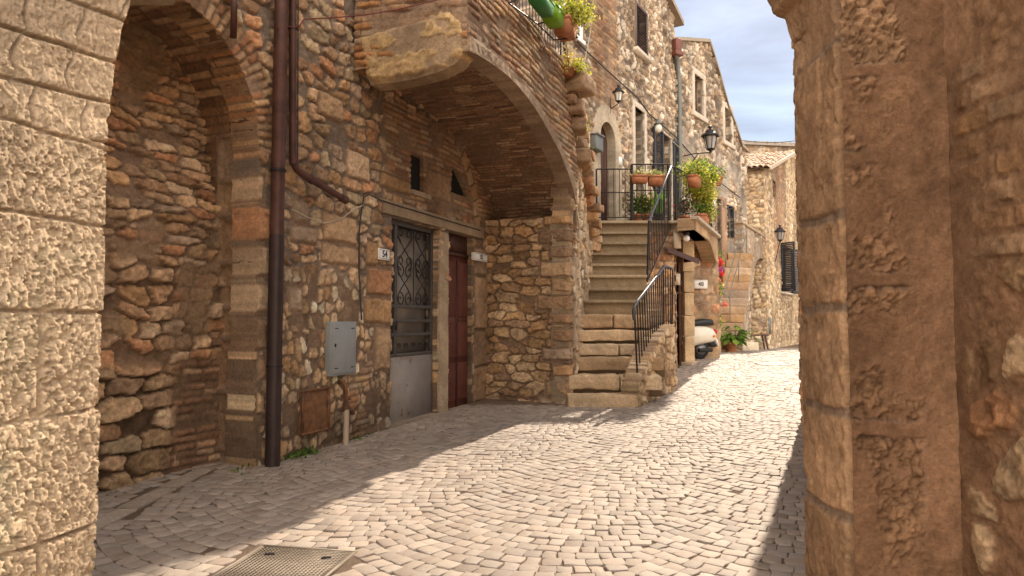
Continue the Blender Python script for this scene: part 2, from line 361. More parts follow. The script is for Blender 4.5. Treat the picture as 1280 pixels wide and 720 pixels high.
def slab(name, pl, box, res, field, parent, sdf=None, depth=.2, bend=None, smooth=True, m=None, n0=0., rings=1, edgecol=None):
    s0, s1, z0, z1 = box
    a = np.linspace(s0, s1, max(2, int((s1-s0)/res)+1)); b = np.linspace(z0, z1, max(2, int((z1-z0)/res)+1))
    S, Z = np.meshgrid(a, b, indexing='ij'); I = np.arange(S.size).reshape(S.shape)
    Q = np.stack([I[:-1,:-1], I[1:,:-1], I[1:,1:], I[:-1,1:]], -1).reshape(-1, 4)
    if sdf is not None:
        D = sdf(S, Z); e = res*.5
        keep = D.ravel()[Q].mean(1) > 0; Q = Q[keep]
        gx = (sdf(S+e, Z)-sdf(S-e, Z))/(2*e); gz = (sdf(S, Z+e)-sdf(S, Z-e))/(2*e); gl = gx**2+gz**2+1e-6
    # boundary edges
    E = np.concatenate([Q[:, [0,1]], Q[:, [1,2]], Q[:, [2,3]], Q[:, [3,0]]]); key = np.sort(E, 1); k = key[:,0]*S.size+key[:,1]
    uq, idx, cnt = np.unique(k, return_index=True, return_counts=True); BE = E[idx[cnt == 1]]
    if sdf is not None:
        bm = np.zeros(S.size, bool); bm[BE.ravel()] = True; bm = bm.reshape(S.shape) & (np.abs(D) < res*1.5)
        S = np.where(bm, S-gx/gl*D, S); Z = np.where(bm, Z-gz/gl*D, Z)
    H, C = field(S, Z)
    st_ = (fbm(S*1.6+n0, Z*.55, 990, 4)-.5)*1.0+(fbm(S*.7, Z*.7, 991, 3)-.5)*.6; C = C*(1+st_[..., None]*np.array((.98, 1.0, .99)))
    H = H+n0
    if bend is not None: H = H+bend(S, Z)
    V = pl.W(S, Z, H).reshape(-1, 3); C = C.reshape(-1, 3)
    if np.dot(np.cross(pl.ex, (0, 0, 1)), pl.n) < 0: Q = Q[:, ::-1]; BE = BE[:, ::-1]
    used = np.unique(Q); mp = -np.ones(S.size, np.int64); mp[used] = np.arange(len(used))
    g = Geo(); g.add(V[used], mp[Q], C[used])
    # returns
    if depth:
        ub = np.unique(BE); mb = -np.ones(S.size, np.int64); mb[ub] = np.arange(len(ub)); L_ = []; Cc = []
        nb = len(ub); src = V[ub]; cc = C[ub] if edgecol is None else np.broadcast_to(np.array(edgecol), C[ub].shape)
        steps = np.linspace(0, 1, rings+1)
        sv = S.ravel()[ub]; zv = Z.ravel()[ub]
        for q in steps:
            f_ = 1+ (0 if rings == 1 else .5*(fbm(sv*14+q*9, zv*14+q*5, 5, 3)-.5))
            L_.append(src-pl.n*(depth*q)); Cc.append(cc*(f_[:, None] if rings > 1 else 1.))
        FF = []
        for r_ in range(rings): FF.append(np.stack([mb[BE[:,0]]+r_*nb, mb[BE[:,0]]+(r_+1)*nb, mb[BE[:,1]]+(r_+1)*nb, mb[BE[:,1]]+r_*nb], -1))
        g.add(np.concatenate(L_), np.concatenate(FF), np.concatenate(Cc))
    return g.build(name, m or M_STONE, parent, smooth=smooth)

def sheet(name, fn, U, V_, field, parent, amp_n=1., flipn=False, m=None):
    """displaced parametric sheet: fn(u,v)->xyz on arrays; field(u,v)->h,col"""
    A, B = np.meshgrid(U, V_, indexing='ij'); P = fn(A, B); du = np.gradient(P, axis=0); dv = np.gradient(P, axis=1)
    N = np.cross(du, dv); N /= np.linalg.norm(N, axis=-1)[..., None]+1e-12
    if flipn: N = -N
    H, C = field(A, B); P = P+N*(H*amp_n)[..., None]
    I = np.arange(A.size).reshape(A.shape); Q = np.stack([I[:-1,:-1], I[1:,:-1], I[1:,1:], I[:-1,1:]], -1).reshape(-1, 4)
    if flipn: Q = Q[:, ::-1]
    return Geo().add(P.reshape(-1, 3), Q, C.reshape(-1, 3)).build(name, m or M_STONE, parent, smooth=True)

def leaves(g, c0, rad, n, size, cols, droop=.2, seed=None, inner=.2):
    rs = np.random.RandomState(seed if seed is not None else random.randint(0, 99999))
    d = rs.normal(size=(n, 3)); d /= np.linalg.norm(d, axis=1)[:, None]; rr = (inner+(1-inner)*rs.rand(n))[:, None]
    lump = (1+.35*np.sin(d[:, :1]*7+rs.rand()*6)*np.cos(d[:, 1:2]*6+rs.rand()*6))
    P = np.array(c0)+d*rr*lump*np.array(rad)
    a = rs.normal(size=(n, 3)); a[:, 2] -= droop; a = a*.7+d*.9; a /= np.linalg.norm(a, axis=1)[:, None]
    b = np.cross(a, rs.normal(size=(n, 3))); b /= np.linalg.norm(b, axis=1)[:, None]; nn = np.cross(a, b)
    L_ = (size*(.6+.8*rs.rand(n)))[:, None]
    V = np.stack([P, P+a*L_*.45+b*L_*.3+nn*L_*.08, P+a*L_, P+a*L_*.45-b*L_*.3+nn*L_*.08], 1).reshape(-1, 3)
    F = np.arange(4*n).reshape(n, 4); cols = np.array(cols); C = cols[rs.randint(0, len(cols), n)]*(.7+.6*rs.rand(n))[:, None]
    g.add(V, F, np.repeat(C, 4, 0)); return g
GR = [(.10,.20,.03),(.16,.28,.04),(.07,.14,.03),(.22,.33,.05)]
GY = [(.58,.58,.07),(.48,.50,.06),(.66,.60,.12),(.30,.36,.05),(.15,.20,.04),(.40,.30,.10)]
GD = [(.05,.11,.025),(.08,.15,.03),(.04,.08,.02)]

def shutter(pl, s0, s1, z0, z1, n0, m, parent, name='shutter', th=.045, ns=None):
    g = Geo(); w = s1-s0; f = min(.06, w*.22)
    pl.box(g, s0, s0+f, z0, z1, n0, n0+th); pl.box(g, s1-f, s1, z0, z1, n0, n0+th)
    pl.box(g, s0+f, s1-f, z0, z0+f*1.3, n0, n0+th); pl.box(g, s0+f, s1-f, z1-f, z1, n0, n0+th)
    za, zb = z0+f*1.3, z1-f; k = ns or max(4, int((zb-za)/.07)); h = (zb-za)/k
    for i in range(k):
        z = za+i*h; a, b = s0+f, s1-f
        g.add([pl.W(a, z, n0+th*.9), pl.W(b, z, n0+th*.9), pl.W(b, z+h*.85, n0+.004), pl.W(a, z+h*.85, n0+.004)], [[0,1,2,3]])
    return g.build(name, m, parent)
def frame4(g, pl, s0, s1, z0, z1, w, n0, n1, sill=True):
    pl.box(g, s0-w, s0, z0, z1, n0, n1); pl.box(g, s1, s1+w, z0, z1, n0, n1); pl.box(g, s0-w, s1+w, z1, z1+w, n0, n1)
    if sill: pl.box(g, s0-w*1.3, s1+w*1.3, z0-w*.8, z0, n0, n1+.04)
    return g
# ---------------------------------------------------------------- ground profile
GY_, GZ_ = [-40, 0, 4, 7, 9.3, 12, 14, 16, 18.5, 25, 60], [.30, .33, .35, .40, .45, .62, .76, .82, .80, .62, .45]
def gz(x, y):
    x = np.asarray(x, float); y = np.asarray(y, float)
    base = (np.interp(y-.35, GY_, GZ_)+np.interp(y+.35, GY_, GZ_)+np.interp(y, GY_, GZ_))/3
    return base+.07*sm(.6, 3.2, -(x+.45*(6-y)*0+1.0))*(1-sm(6.5, 8.5, y))
def G3(x, y, dz=0.): return np.array((x, y, float(gz(x, y))+dz))
def gpix(u, v):   # ground point seen at a photo pixel
    r = ray(u, v); t = 3.
    for _ in range(40): t = (float(gz(r[0]*t, r[1]*t))-1.6)/r[2]*.5+t*.5
    return EYE+r*t

# main planes (street-left row, receding)
FD = np.array((.42, 1.)); FD = FD/np.linalg.norm(FD)
PM = Plane((-.41-.42*5.5, 9.9-5.5), (-.41+.42*2.5, 9.9+2.5))          # house front
C1 = np.array((-.43, 6.41)); C2 = np.array((.84, 9.5))
PB = Plane(C1, C2)                                                  # terrace street side
PIN = Plane((-.41-.10, 10.03), (.84, 9.5+.0))                        # pier front, faces camera
PA = Plane((-1.62, 6.91), C1)                                       # terrace near end
SW = Plane(C2, (1.57, 12.7))                                        # side wall of the stairs

# ---- ground base sheet
xs = np.unique(np.concatenate([np.linspace(-60, -6, 10), np.linspace(-6, 14, 60), np.linspace(14, 90, 12)]))
ys = np.unique(np.concatenate([np.linspace(-30, 0, 8), np.linspace(0, 26, 90), np.linspace(26, 160, 14)]))
def gfield(a, b):
    f = fbm(a*9, b*9, 3, 4)-.5
    return np.zeros(a.shape), np.array((.19,.14,.105))*(1+.6*f)[..., None]
gr = sheet('ground', lambda a, b: np.stack([a, b, gz(a, b)-.0075], -1), xs, ys, gfield, None)
tag(gr, kind='structure')

# ---- cobbles: arcs running along the street
MAN = [gpix(328, 682), gpix(447, 690)]
mex = (MAN[1]-MAN[0]); mex[2] = 0; MANW = np.linalg.norm(mex); mex /= MANW; mey = np.array((-mex[1], mex[0], 0))*-1
MANO = MAN[0]; MANH = .60
FAR = gpix(945, 454.5)
def in_holes(x, y):
    a = (x-MANO[0])*mex[0]+(y-MANO[1])*mex[1]; b = (x-MANO[0])*mey[0]+(y-MANO[1])*mey[1]
    m = (a > -.025) & (a < MANW+.02) & (b > -.02) & (b < MANH+.02)
    m |= (np.abs(x-FAR[0]-.33) < .36) & (np.abs(y-FAR[1]) < .36)
    m |= (x < -2.42+.0*(y)) & (x > -2.62) & (y > 3.2) & (y < 5.75)
    m |= (x < -2.80) & (x > -2.98) & (y > 3.2) & (y < 5.3)
    return m
rs = np.random.RandomState(4)
sa = np.array((.39, .92)); sb = np.array((.92, -.39)); W0 = 1.45; AMP = .25; PIT = .106
rows = []
for k in range(-30, 275):     # each course snakes across the street in shallow arcs
    xs_ = np.linspace(-6.5, 12, 420); xw = (xs_/W0+.06*math.sin(k*.05)) % 1.0-.5; tt = .4+k*PIT+AMP*(np.sqrt((2*xw)**2+.004)-.06)**1.9
    seg = np.hypot(np.diff(xs_), np.diff(tt)); s_ = np.concatenate([[0], np.cumsum(seg)]); tot = s_[-1]; slp = np.gradient(tt, xs_); p = rs.rand()*.1
    while p < tot-.1:
        w = .080+.045*rs.rand()**1.3; q = p+w/2; rows.append((np.interp(q, s_, xs_), np.interp(q, s_, tt), np.interp(q, s_, slp), w)); p += w
rows = np.array(rows)
X = rows[:,0]*sb[0]+rows[:,1]*sa[0]; Y = rows[:,0]*sb[1]+rows[:,1]*sa[1]
X -= .8; 
dX = -.02
leftlim = -.41-.42*(9.9-Y)-.9
leftlim = np.where(Y > 9.4, .7+.25*(Y-9.4), leftlim)
keep = (Y > .6) & (Y < 25.5) & (X > leftlim) & (X < np.maximum(2.2, .46*Y+1.4)) & ~in_holes(X, Y)
rows = rows[keep]; X = X[keep]; Y = Y[keep]; n = len(X)
ta = np.stack([sb[0]+rows[:,2]*sa[0], sb[1]+rows[:,2]*sa[1]], 1); ta /= np.linalg.norm(ta, axis=1)[:, None]; na = np.stack([-ta[:,1], ta[:,0]], 1)
hw = rows[:,3]/2-.002-.003*rs.rand(n); hh = PIT/2/np.sqrt(1+rows[:,2]**2)-.002-.003*rs.rand(n)
tm = np.array([(-1,-1),(0,-1.04),(1,-1),(1.04,0),(1,1),(0,1.04),(-1,1),(-1.04,0)], float)
ring = [(.99, -.02, 0), (1.0, -.0016, 1), (.93, .0, 2)]
jit = rs.normal(size=(n, 8, 2))*.0040
tilt = rs.normal(size=(n, 2))*.028; lift = rs.normal(size=n)*.0024
Vs = []; ctr = np.stack([X, Y], 1)
for sc_, dz, kk in ring:
    P = ctr[:, None]+(tm[None, :, :1]*hw[:, None, None]*sc_)*ta[:, None]+(tm[None, :, 1:]*hh[:, None, None]*sc_)*na[:, None]+jit*(1 if kk else .9)
    d = P-ctr[:, None]
    z = gz(X, Y)[:, None]*0+gz(P[..., 0], P[..., 1])+dz+lift[:, None]+(d*tilt[:, None]).sum(-1)
    Vs.append(np.concatenate([P, z[..., None]], -1))
Vc = np.concatenate([ctr, (gz(X, Y)+.0003+lift)[:, None]], 1)[:, None]
V = np.concatenate(Vs+[Vc], 1)                     # n,25,3
cp = np.array([(.37,.31,.26),(.345,.29,.245),(.39,.33,.275),(.32,.27,.23),(.37,.30,.245),(.36,.31,.265),(.31,.25,.205)])
cc = cp[rs.randint(0, len(cp), n)]*(.72+.26*rs.rand(n))[:, None]
big = fbm(X*.9, Y*.9, 77, 3)-.5; cc = cc*(1+.45*big)[:, None]
C = np.repeat(cc[:, None], 25, 1); C[:, :8] *= .9
Fq = [[r*8+i, r*8+(i+1) % 8, (r+1)*8+(i+1) % 8, (r+1)*8+i] for r in range(2) for i in range(8)]
Ft = [[16+i, 16+(i+1) % 8, 24] for i in range(8)]
off = (np.arange(n)*25)[:, None, None]
g = Geo(); g.v = [V.reshape(-1, 3)]; g.c = [C.reshape(-1, 3)]; g.f = [(np.array(Fq)[None]+off).reshape(-1, 4), (np.array(Ft)[None]+off).reshape(-1, 3)]; g.n = n*25
tag(g.build('cobbled_road', M_COB, None), kind='structure')
# flagstone gutter strips at the left, and the joint sand is the ground sheet
g = Geo()
for x0, x1, ya, yb in ((-2.60, -2.44, 3.3, 5.7), (-2.96, -2.82, 3.3, 5.2)):
    y = ya
    while y < yb-.1:
        l = min(.5+.3*random.random(), yb-y)
        g.rock(((x0+x1)/2, y+l/2, float(gz(x0, y))-.03), (x1-x0-.01, l-.012, .07), 0, .2, .003, 5, 8, [(.50,.43,.35),(.45,.38,.31)])
        y += l
tag(g.build('gutter_strip', M_STONE, None, True), kind='structure')

# manhole covers
mh = thing('manhole_cover', 'square pierced cast iron drain cover in the near cobbles', 'manhole cover', MANO+mex*MANW/2+mey*MANH/2)
g = Geo(); o = MANO+np.array((0, 0, 0.)); zc = float(gz(o[0], o[1]))+.004
def mpt(a, b, z=0.): 
    q = MANO+mex*a+mey*b; return np.array((q[0], q[1], zc+z+ (float(gz(q[0], q[1]))-float(gz(MANO[0], MANO[1])))))
fw = .022
for a0, a1, b0, b1 in ((0, MANW, 0, fw), (0, MANW, MANH-fw, MANH), (0, fw, fw, MANH-fw), (MANW-fw, MANW, fw, MANH-fw)):
    g.obox(mpt(a0, b0, -.02), mex*(a1-a0), mey*(b1-b0), (0, 0, .024))
g.build('cover_frame', M_CAST, mh)
g = Geo(); g.obox(mpt(fw+.004, fw+.004, -.022), mex*(MANW-2*fw-.008), mey*(MANH-2*fw-.008), (0, 0, .010))
bas = g.build('cover_base', M_RUST, mh)
g = Geo(); nb = 24; pa = (MANW-2*fw-.012)/nb
for i in range(nb+1): g.obox(mpt(fw+.006+i*pa-.0035, fw+.006, -.012), mex*.009, mey*(MANH-2*fw-.012), (0, 0, .0115))
pb = (MANH-2*fw-.012)/nb
for i in range(nb+1): g.obox(mpt(fw+.006, fw+.006+i*pb-.0035, -.012), mex*(MANW-2*fw-.012), mey*.009, (0, 0, .0127))
g.build('cover_grid', M_CAST, mh)
for a, b in ((.12, .13), (MANW-.12, .13), (.12, MANH-.13)): g = Geo(); g.box(mpt(a, b, .003), (.05, .02, .006), .3); g.build('lifting_slot', M_DARK, mh)
mh2 = thing('manhole_cover', 'pale flat square inspection cover far up the street', 'manhole cover', FAR)
q = FAR; g = Geo(); 
def slp(x, y, dz): return (x, y, float(gz(x, y))+dz)
for nm, r, dz, m_ in (('cover_frame', .34, -.012, M_CAST), ('cover_plate', .30, .0, M_PALE)):
    g = Geo(); cx, cy = q[0]+.33, q[1]; P = [slp(cx+a*r, cy+b*r, dz+.004) for a, b in ((-1,-1),(1,-1),(1,1),(-1,1))]; g.prism(P, (0, 0, -.03)); g.build(nm, m_, mh2)

# ---------------------------------------------------------------- near gateway
gate = thing('stone_gateway', 'near stone gateway framing the view, sunlit pitted block jamb left and brown shaded jamb right', 'gateway', (0, 2.8, .3))
JL = Plane((-1.66-.235*.85, 2.8-.85), (-1.66, 2.8))
def zj(z): return z
pits_cache = {}
def jl_field(S, Z):
    # block joints
    jz = [-.3, .33, .79, 1.245, 1.64, 1.99, 2.31]
    H = np.zeros(S.shape); J = np.full(S.shape, 9.)
    wz = Z+.010*(fbm(S*7, Z*7, 3, 3)-.5)*2
    for z in jz: J = np.minimum(J, np.abs(wz-z))
    ws = S+.008*(fbm(S*9, Z*9, 5, 3)-.5)*2
    sj = JL.px(55, 450)[0]
    for s_, a, b in ((sj, 1.245, 1.64), (sj+.01, .33, .79), (sj-.42, .79, 1.245), (sj-.35, 1.64, 1.99), (sj-.28, 1.99, 2.31)):
        J = np.minimum(J, np.where((wz > a) & (wz < b), np.abs(ws-s_)*.55, 9))
    up = sm(2.30, 2.36, Z)
    # voussoirs above springing
    r_ = Z-2.31+.02*(fbm(S*4, Z*3, 16, 2)-.5)+.03*np.sin(S*5); k = np.floor(r_/.17); fz = np.abs(r_-np.round(r_/.17)*.17)
    vo = (h2(k, k*0, 9)*.3); fx = np.abs((S+vo+.01*np.sin(Z*40)) % .22-.11)
    J2 = np.minimum(fz, .11-fx+0)
    J = np.where(Z > 2.33, np.minimum(J2, np.abs(wz-2.31)), J)
    jm = sm(.003, .011, J)
    # pitted surface: anisotropic cells, deep pits
    nbig = fbm(S*4, Z*4, 13, 3); zone = fbm(S*5+8, Z*5, 19, 2)
    a = S*58+Z*16; b = Z*32-S*8
    n1 = fbm(a, b, 11, 4); n2 = fbm(a*2.1+3, b*2.1, 12, 3); n3_ = fbm(S*70, Z*60, 14, 3)
    big_ = sm(.535, .60, n1+.10*(zone-.5)); sml = sm(.57, .64, n2+.12*(zone-.5))
    h = -.019*big_*(.5+.9*zone)-.009*sml*(1-big_)+.014*(nbig-.5)+.004*(n3_-.5)-.006*(1-sm(0, .10, np.abs(fbm(a*.5, b*.5, 15, 4)-.5)))
    h = h*(1-.6*up)+up*.020*(fbm(S*12, Z*16, 18, 3)-.5)
    H = h*jm-(1-jm)*.024
    bandz = np.interp(Z, [.3, .79, .8, 1.24, 1.25, 1.64, 1.65, 2.4], [.0, .0, .006, .006, -.003, -.003, .004, .0])
    H = H+bandz
    edge = sm(.0, .035, JL.len-S); H = H-(1-edge)*(.018+.03*fbm(S*0+3, Z*11, 21, 3)*1.0)
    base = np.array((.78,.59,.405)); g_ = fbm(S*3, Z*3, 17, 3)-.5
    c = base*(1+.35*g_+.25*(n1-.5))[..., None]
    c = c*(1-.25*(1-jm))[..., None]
    return H, c
def jl_bend(S, Z): return .26*np.clip(Z-2.33, 0, 1.2)**2
g0 = JL.len
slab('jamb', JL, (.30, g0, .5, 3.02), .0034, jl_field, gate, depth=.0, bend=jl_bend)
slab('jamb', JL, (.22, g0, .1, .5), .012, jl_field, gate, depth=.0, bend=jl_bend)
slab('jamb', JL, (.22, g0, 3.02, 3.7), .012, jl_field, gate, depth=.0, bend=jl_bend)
PL0 = Plane((-1.93-.235*3.2, 1.65-3.2+.3), (-1.93+.02, 1.65+.36))
slab('passage_wall', PL0, (0, PL0.len-.0, .1, 3.6), .05, lambda S, Z: stones(S, Z, .4, .25, 8, pal=ST_PALE, relief=.03), gate, depth=0)
# far end of the left jamb (faces the street)
JE = Plane((-1.74, 2.80), (-3.1, 2.95), flip=False)
slab('jamb', JE, (0, JE.len, .1, 6.0), .03, lambda S, Z: stones(S, Z, .42, .28, 18, pal=ST_PALE, relief=.03), gate, depth=0,
     n0=-.0, bend=lambda S, Z: S*0)

# right jamb
JR = Plane((1.27, 2.58), (1.72, 2.58))                  # nib, faces camera
JR.n = np.array((0, -1., 0))
RV = Plane((1.27, 3.0), (1.27, 2.58)); RV.n = np.array((-1., 0, 0))
RP = Plane((1.67, 2.58), (1.69, -.2)); RP.n = np.array((-1., 0, 0))
def arc_r(Z): return np.where(Z > 2.72, .55*np.clip(Z-2.72, 0, 9)**1.7, 0)
def jr_field(S, Z):
    zz = [JR.px(1120, v)[1] for v in (720, 535, 350, 195, 90, -60)][::-1]
    rects = []
    for i in range(5):
        zt, zb = zz[i], zz[i+1]; rects.append((-.02, .25+.05*h2(i, 1, 3), zb+.012, zt-.015))
    for i, (a, b) in enumerate(((.1, .55), (-.4, .1))): rects.append((-.02, .3, a, b-.01))
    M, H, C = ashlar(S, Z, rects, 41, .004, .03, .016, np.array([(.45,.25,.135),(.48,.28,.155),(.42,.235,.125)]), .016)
    M = M*sm(.0, .008, H)
    a = S*46+Z*13; b = Z*40-S*20; w = np.abs(fbm(a*.6, b*.6, 44, 4)-.5)*2
    H = H-M*.014*(1-sm(.0, .3, w))-M*.01*sm(.55, .7, fbm(a, b, 45, 3)); C = C*(1+.5*(w-.3)*M)[..., None]
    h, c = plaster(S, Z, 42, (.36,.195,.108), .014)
    M = M*(1-.85*sm(.50, .60, fbm(S*5, Z*4, 47, 3)+.10*sm(.12, .3, S)))
    return mixf((h+.012, c), (H, C), M)
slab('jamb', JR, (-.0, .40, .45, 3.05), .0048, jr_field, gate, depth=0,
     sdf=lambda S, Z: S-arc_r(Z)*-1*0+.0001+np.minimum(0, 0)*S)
def rv_field(S, Z):
    r = [(-.1, .6, a, b) for a, b in ((2.02, 2.7), (1.66, 2.01), (1.25, 1.65), (.86, 1.24), (.3, .85))]
    M, H, C = ashlar(S, Z, r, 51, .006, .02, .012, np.array([(.46,.27,.15),(.50,.30,.17),(.44,.26,.145)]), .007)
    h, c = plaster(S, Z, 52, (.44,.27,.16), .012)
    H, C = mixf((h, c), (H, C), M)
    n1 = fbm(S*30, Z*12, 53, 4); H = H-.012*sm(.52, .7, n1)
    e = np.minimum(S, .42-S); H = H-(1-sm(0, .03, e))*(.012+.028*fbm(S*0+1, Z*8, 54, 4))
    H = H-.05*sm(.008, .0, np.abs(Z-2.86+.02))*sm(.2, .0, S)
    return H, C
slab('jamb', RV, (0, .42, .1, 3.7), .006, rv_field, gate, depth=0, bend=lambda S, Z: .42*np.clip(Z-2.76, 0, 1.)**1.25+.045*sm(2.955, 2.975, Z)*(1-sm(2.99, 3.2, Z)*0))
def rp_field(S, Z):
    up = sm(1.72, 1.86, Z+.03*np.sin(S*9))
    b = bricks(S, Z-.0*S, .30, .095, 61, .016, .010, np.array([(.46,.25,.12),(.40,.22,.11),(.50,.31,.18),(.43,.23,.10)]), np.array((.37,.21,.118)), .012, .05, .42)
    s_ = stones(S, Z, .20, .17, 64, .16, .2, .028, np.array([(.50,.31,.165),(.42,.24,.125),(.56,.37,.215),(.40,.20,.10)]), np.array((.36,.20,.112)), .45, .5, 2.6, 9., .014)
    h, c = mixf(s_, b, up)
    pl_ = plaster(S, Z, 66, (.36,.20,.112), .012)
    return mixf(pl_, (h, c), sm(.0, .12, S-.04*fbm(S*4, Z*7, 67, 3)))
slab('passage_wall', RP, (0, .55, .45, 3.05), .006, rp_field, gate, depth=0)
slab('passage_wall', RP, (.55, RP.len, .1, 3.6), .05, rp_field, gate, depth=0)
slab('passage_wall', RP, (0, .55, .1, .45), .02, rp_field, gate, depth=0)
# arch over the opening (above the frame): one thick wall with the arch cut out, and the blocks behind the jambs
g = Geo()
arcp = [(-1.52, 3.02)]+[(-.16+1.36*math.cos(t), 2.95+1.0*math.sin(t)) for t in np.linspace(math.pi, 0, 17)[1:-1]]+[(1.10, 3.05), (1.20, 3.05)]
outl = [(-3.2, 3.02)]+arcp+[(3.3, 3.05), (3.3, 5.6), (-3.2, 5.6)]
g.prism([(x, 2.60, z) for x, z in outl], (0, .39, 0), (.42,.30,.19))
g.build('arch_wall', M_STONE, gate)
g = Geo(); g.obox((1.295, 2.60, 0), (2.0, 0, 0), (0, .385, 0), (0, 0, 3.05), (.4,.27,.16)); g.build('jamb_core', M_STONE, gate)
# ---------------------------------------------------------------- arched house (left)
house = thing('stone_house', 'old rubble stone house front with blind arch recess, two doors and brown drainpipe', 'house', G3(-1.6, 7.2))
def s_at(u, v=400): return PM.px(u, v)[0]
# alcove arch in PM coords
sA = s_at(318); RA = .92; zA = 3.10; cA = sA-RA
def sd_alc(S, Z):      # positive outside the opening
    d = np.hypot(S-cA, Z-zA)-RA; box = np.abs(S-cA)-RA
    return np.where(Z > zA, d, box)
door34 = (s_at(488), s_at(546)); z34b = .1; z34t = PM.px(517, 279)[1]
door52 = (s_at(560), s_at(589)); z52t = PM.px(575, 293)[1]
winA = [PM.px(u, v) for u, v in ((513, 192), (529, 198), (529, 243), (513, 236))]
winB = [PM.px(u, v) for u, v in ((565, 209), (570, 211), (583, 240), (583, 247), (564, 240))]
def rectsd(S, Z, a0, a1, z0, z1): return -np.minimum(np.minimum(S-a0, a1-S), np.minimum(Z-z0, z1-Z))
def pm_sdf(S, Z):
    d = sd_alc(S, Z)
    d = np.minimum(d, rectsd(S, Z, door34[0], door34[1], -1, z34t)); d = np.minimum(d, rectsd(S, Z, door52[0], door52[1], -1, z52t))
    d = np.minimum(d, -sdpoly(S, Z, winA)); d = np.minimum(d, -sdpoly(S, Z, winB))
    return d
def R4(u0, v0, u1, v1):
    a, z0 = PM.px(u0, v1); b, z1 = PM.px(u1, v0); z0b = PM.px(u1, v1)[1]; z1a = PM.px(u0, v0)[1]
    return (a, b, (z0+z0b)/2, (z1+z1a)/2)
pm_blocks = [R4(*q) for q in ((453, 372, 487, 405), (467, 408, 487, 463), (457, 335, 487, 370), (401, 306, 449, 332), (455, 300, 470, 333),
    (402, 268, 445, 304), (360, 360, 378, 390), (362, 283, 397, 305), (592, 345, 608, 412), (592, 412, 608, 458), (592, 458, 608, 502), (592, 310, 608, 344),
    (474, 220, 512, 240), (532, 215, 562, 250), (395, 118, 428, 150), (432, 190, 462, 225), (365, 250, 385, 280), (480, 325, 487, 333), (352,205,372,232),
    (288, 398, 333, 440), (322, 445, 336, 475), (288,352,336,392), (292,305,338,345), (290,255,338,300), (290,215,330,250))]
def pm_field(S, Z):
    up = stones(S, Z, .235, .140, 3, .15, .09, .036, np.concatenate([ST*1.12, ST_PALE[[1,4]]]), MORT_G*.82, .10, .45, 3.0, .62, .016, .16)
    lo = stones(S, Z, .11, .140, 5, .18, .09, .022, np.concatenate([ST_PALE*1.08, ST[[0,3,4]]]), MORT*.78, .22, .5, 2.2, .52, .012, .14, .8)
    m = sm(1.9, 2.15, Z+.12*(fbm(S*3, Z*3, 8, 2)-.5)); h, c = mixf(lo, up, m)
    # thin brick infill near doors and around the windows
    bm = sm(.40, .30, np.abs(S-(door34[0]-.45))-.0)*sm(1.35, 1.2, Z)*sm(.5, .6, fbm(S*5, Z*5, 9, 2)+.0)
    wz_ = sm(z52t+.15, z52t+.3, Z)*sm(4.2, 4.05, Z)*sm(door34[0]-.25, door34[0]-.05, S)
    b = bricks(S, Z, .26, .065, 7, .010, .016, np.concatenate([BR, ST]), MORT, .010, .03, .3)
    h, c = mixf((h, c), b, np.maximum(bm, wz_*.95))
    # rim of thin brick voussoirs round the blind arch
    rr = np.hypot(S-cA, Z-zA); an = np.arctan2(Z-zA, S-cA)
    ring = sm(RA+.25, RA+.235, rr)*(Z > zA-.05)
    vb = bricks(rr*0+(rr-RA), an*RA, .30, .062, 12, .010, .018, np.concatenate([BR, ST[:3]]), MORT, .010, .0, .1)
    h, c = mixf((h, c), vb, ring)
    M, H, C = ashlar(S, Z, pm_blocks, 21, .014, .03, .036, ST, .014)
    h, c = mixf((h, c), (H, C), M)
    # blind relieving arch over doors
    ca = (door34[0]+door52[1])/2+.15; za = z52t+.1; rb = 1.02; r2 = np.hypot(S-ca, (Z-za)*.85); rg = sm(.075, .055, np.abs(r2-rb))*(Z > za)*(S > ca-.35)
    pst = bricks((r2-rb), np.arctan2(Z-za, S-ca)*rb, .4, .22, 15, .012, .012, ST, MORT_D, .012, .0, .1)
    h, c = mixf((h, c), (pst[0]+.035, pst[1]), rg)
    # darker towards the foot of the wall
    df = sm(.95, .45, Z+.3*(fbm(S*4, Z*4, 31, 3)-.5)); c = c*(1-.35*df)[..., None]
    h = h+.03*(fbm(S*.9, Z*.9, 32, 3)-.5)
    return h, c
slab('wall', PM, (cA-RA-.7, PM.len, .15, 6.3), .0125, pm_field, house, sdf=pm_sdf, depth=.30, rings=4)
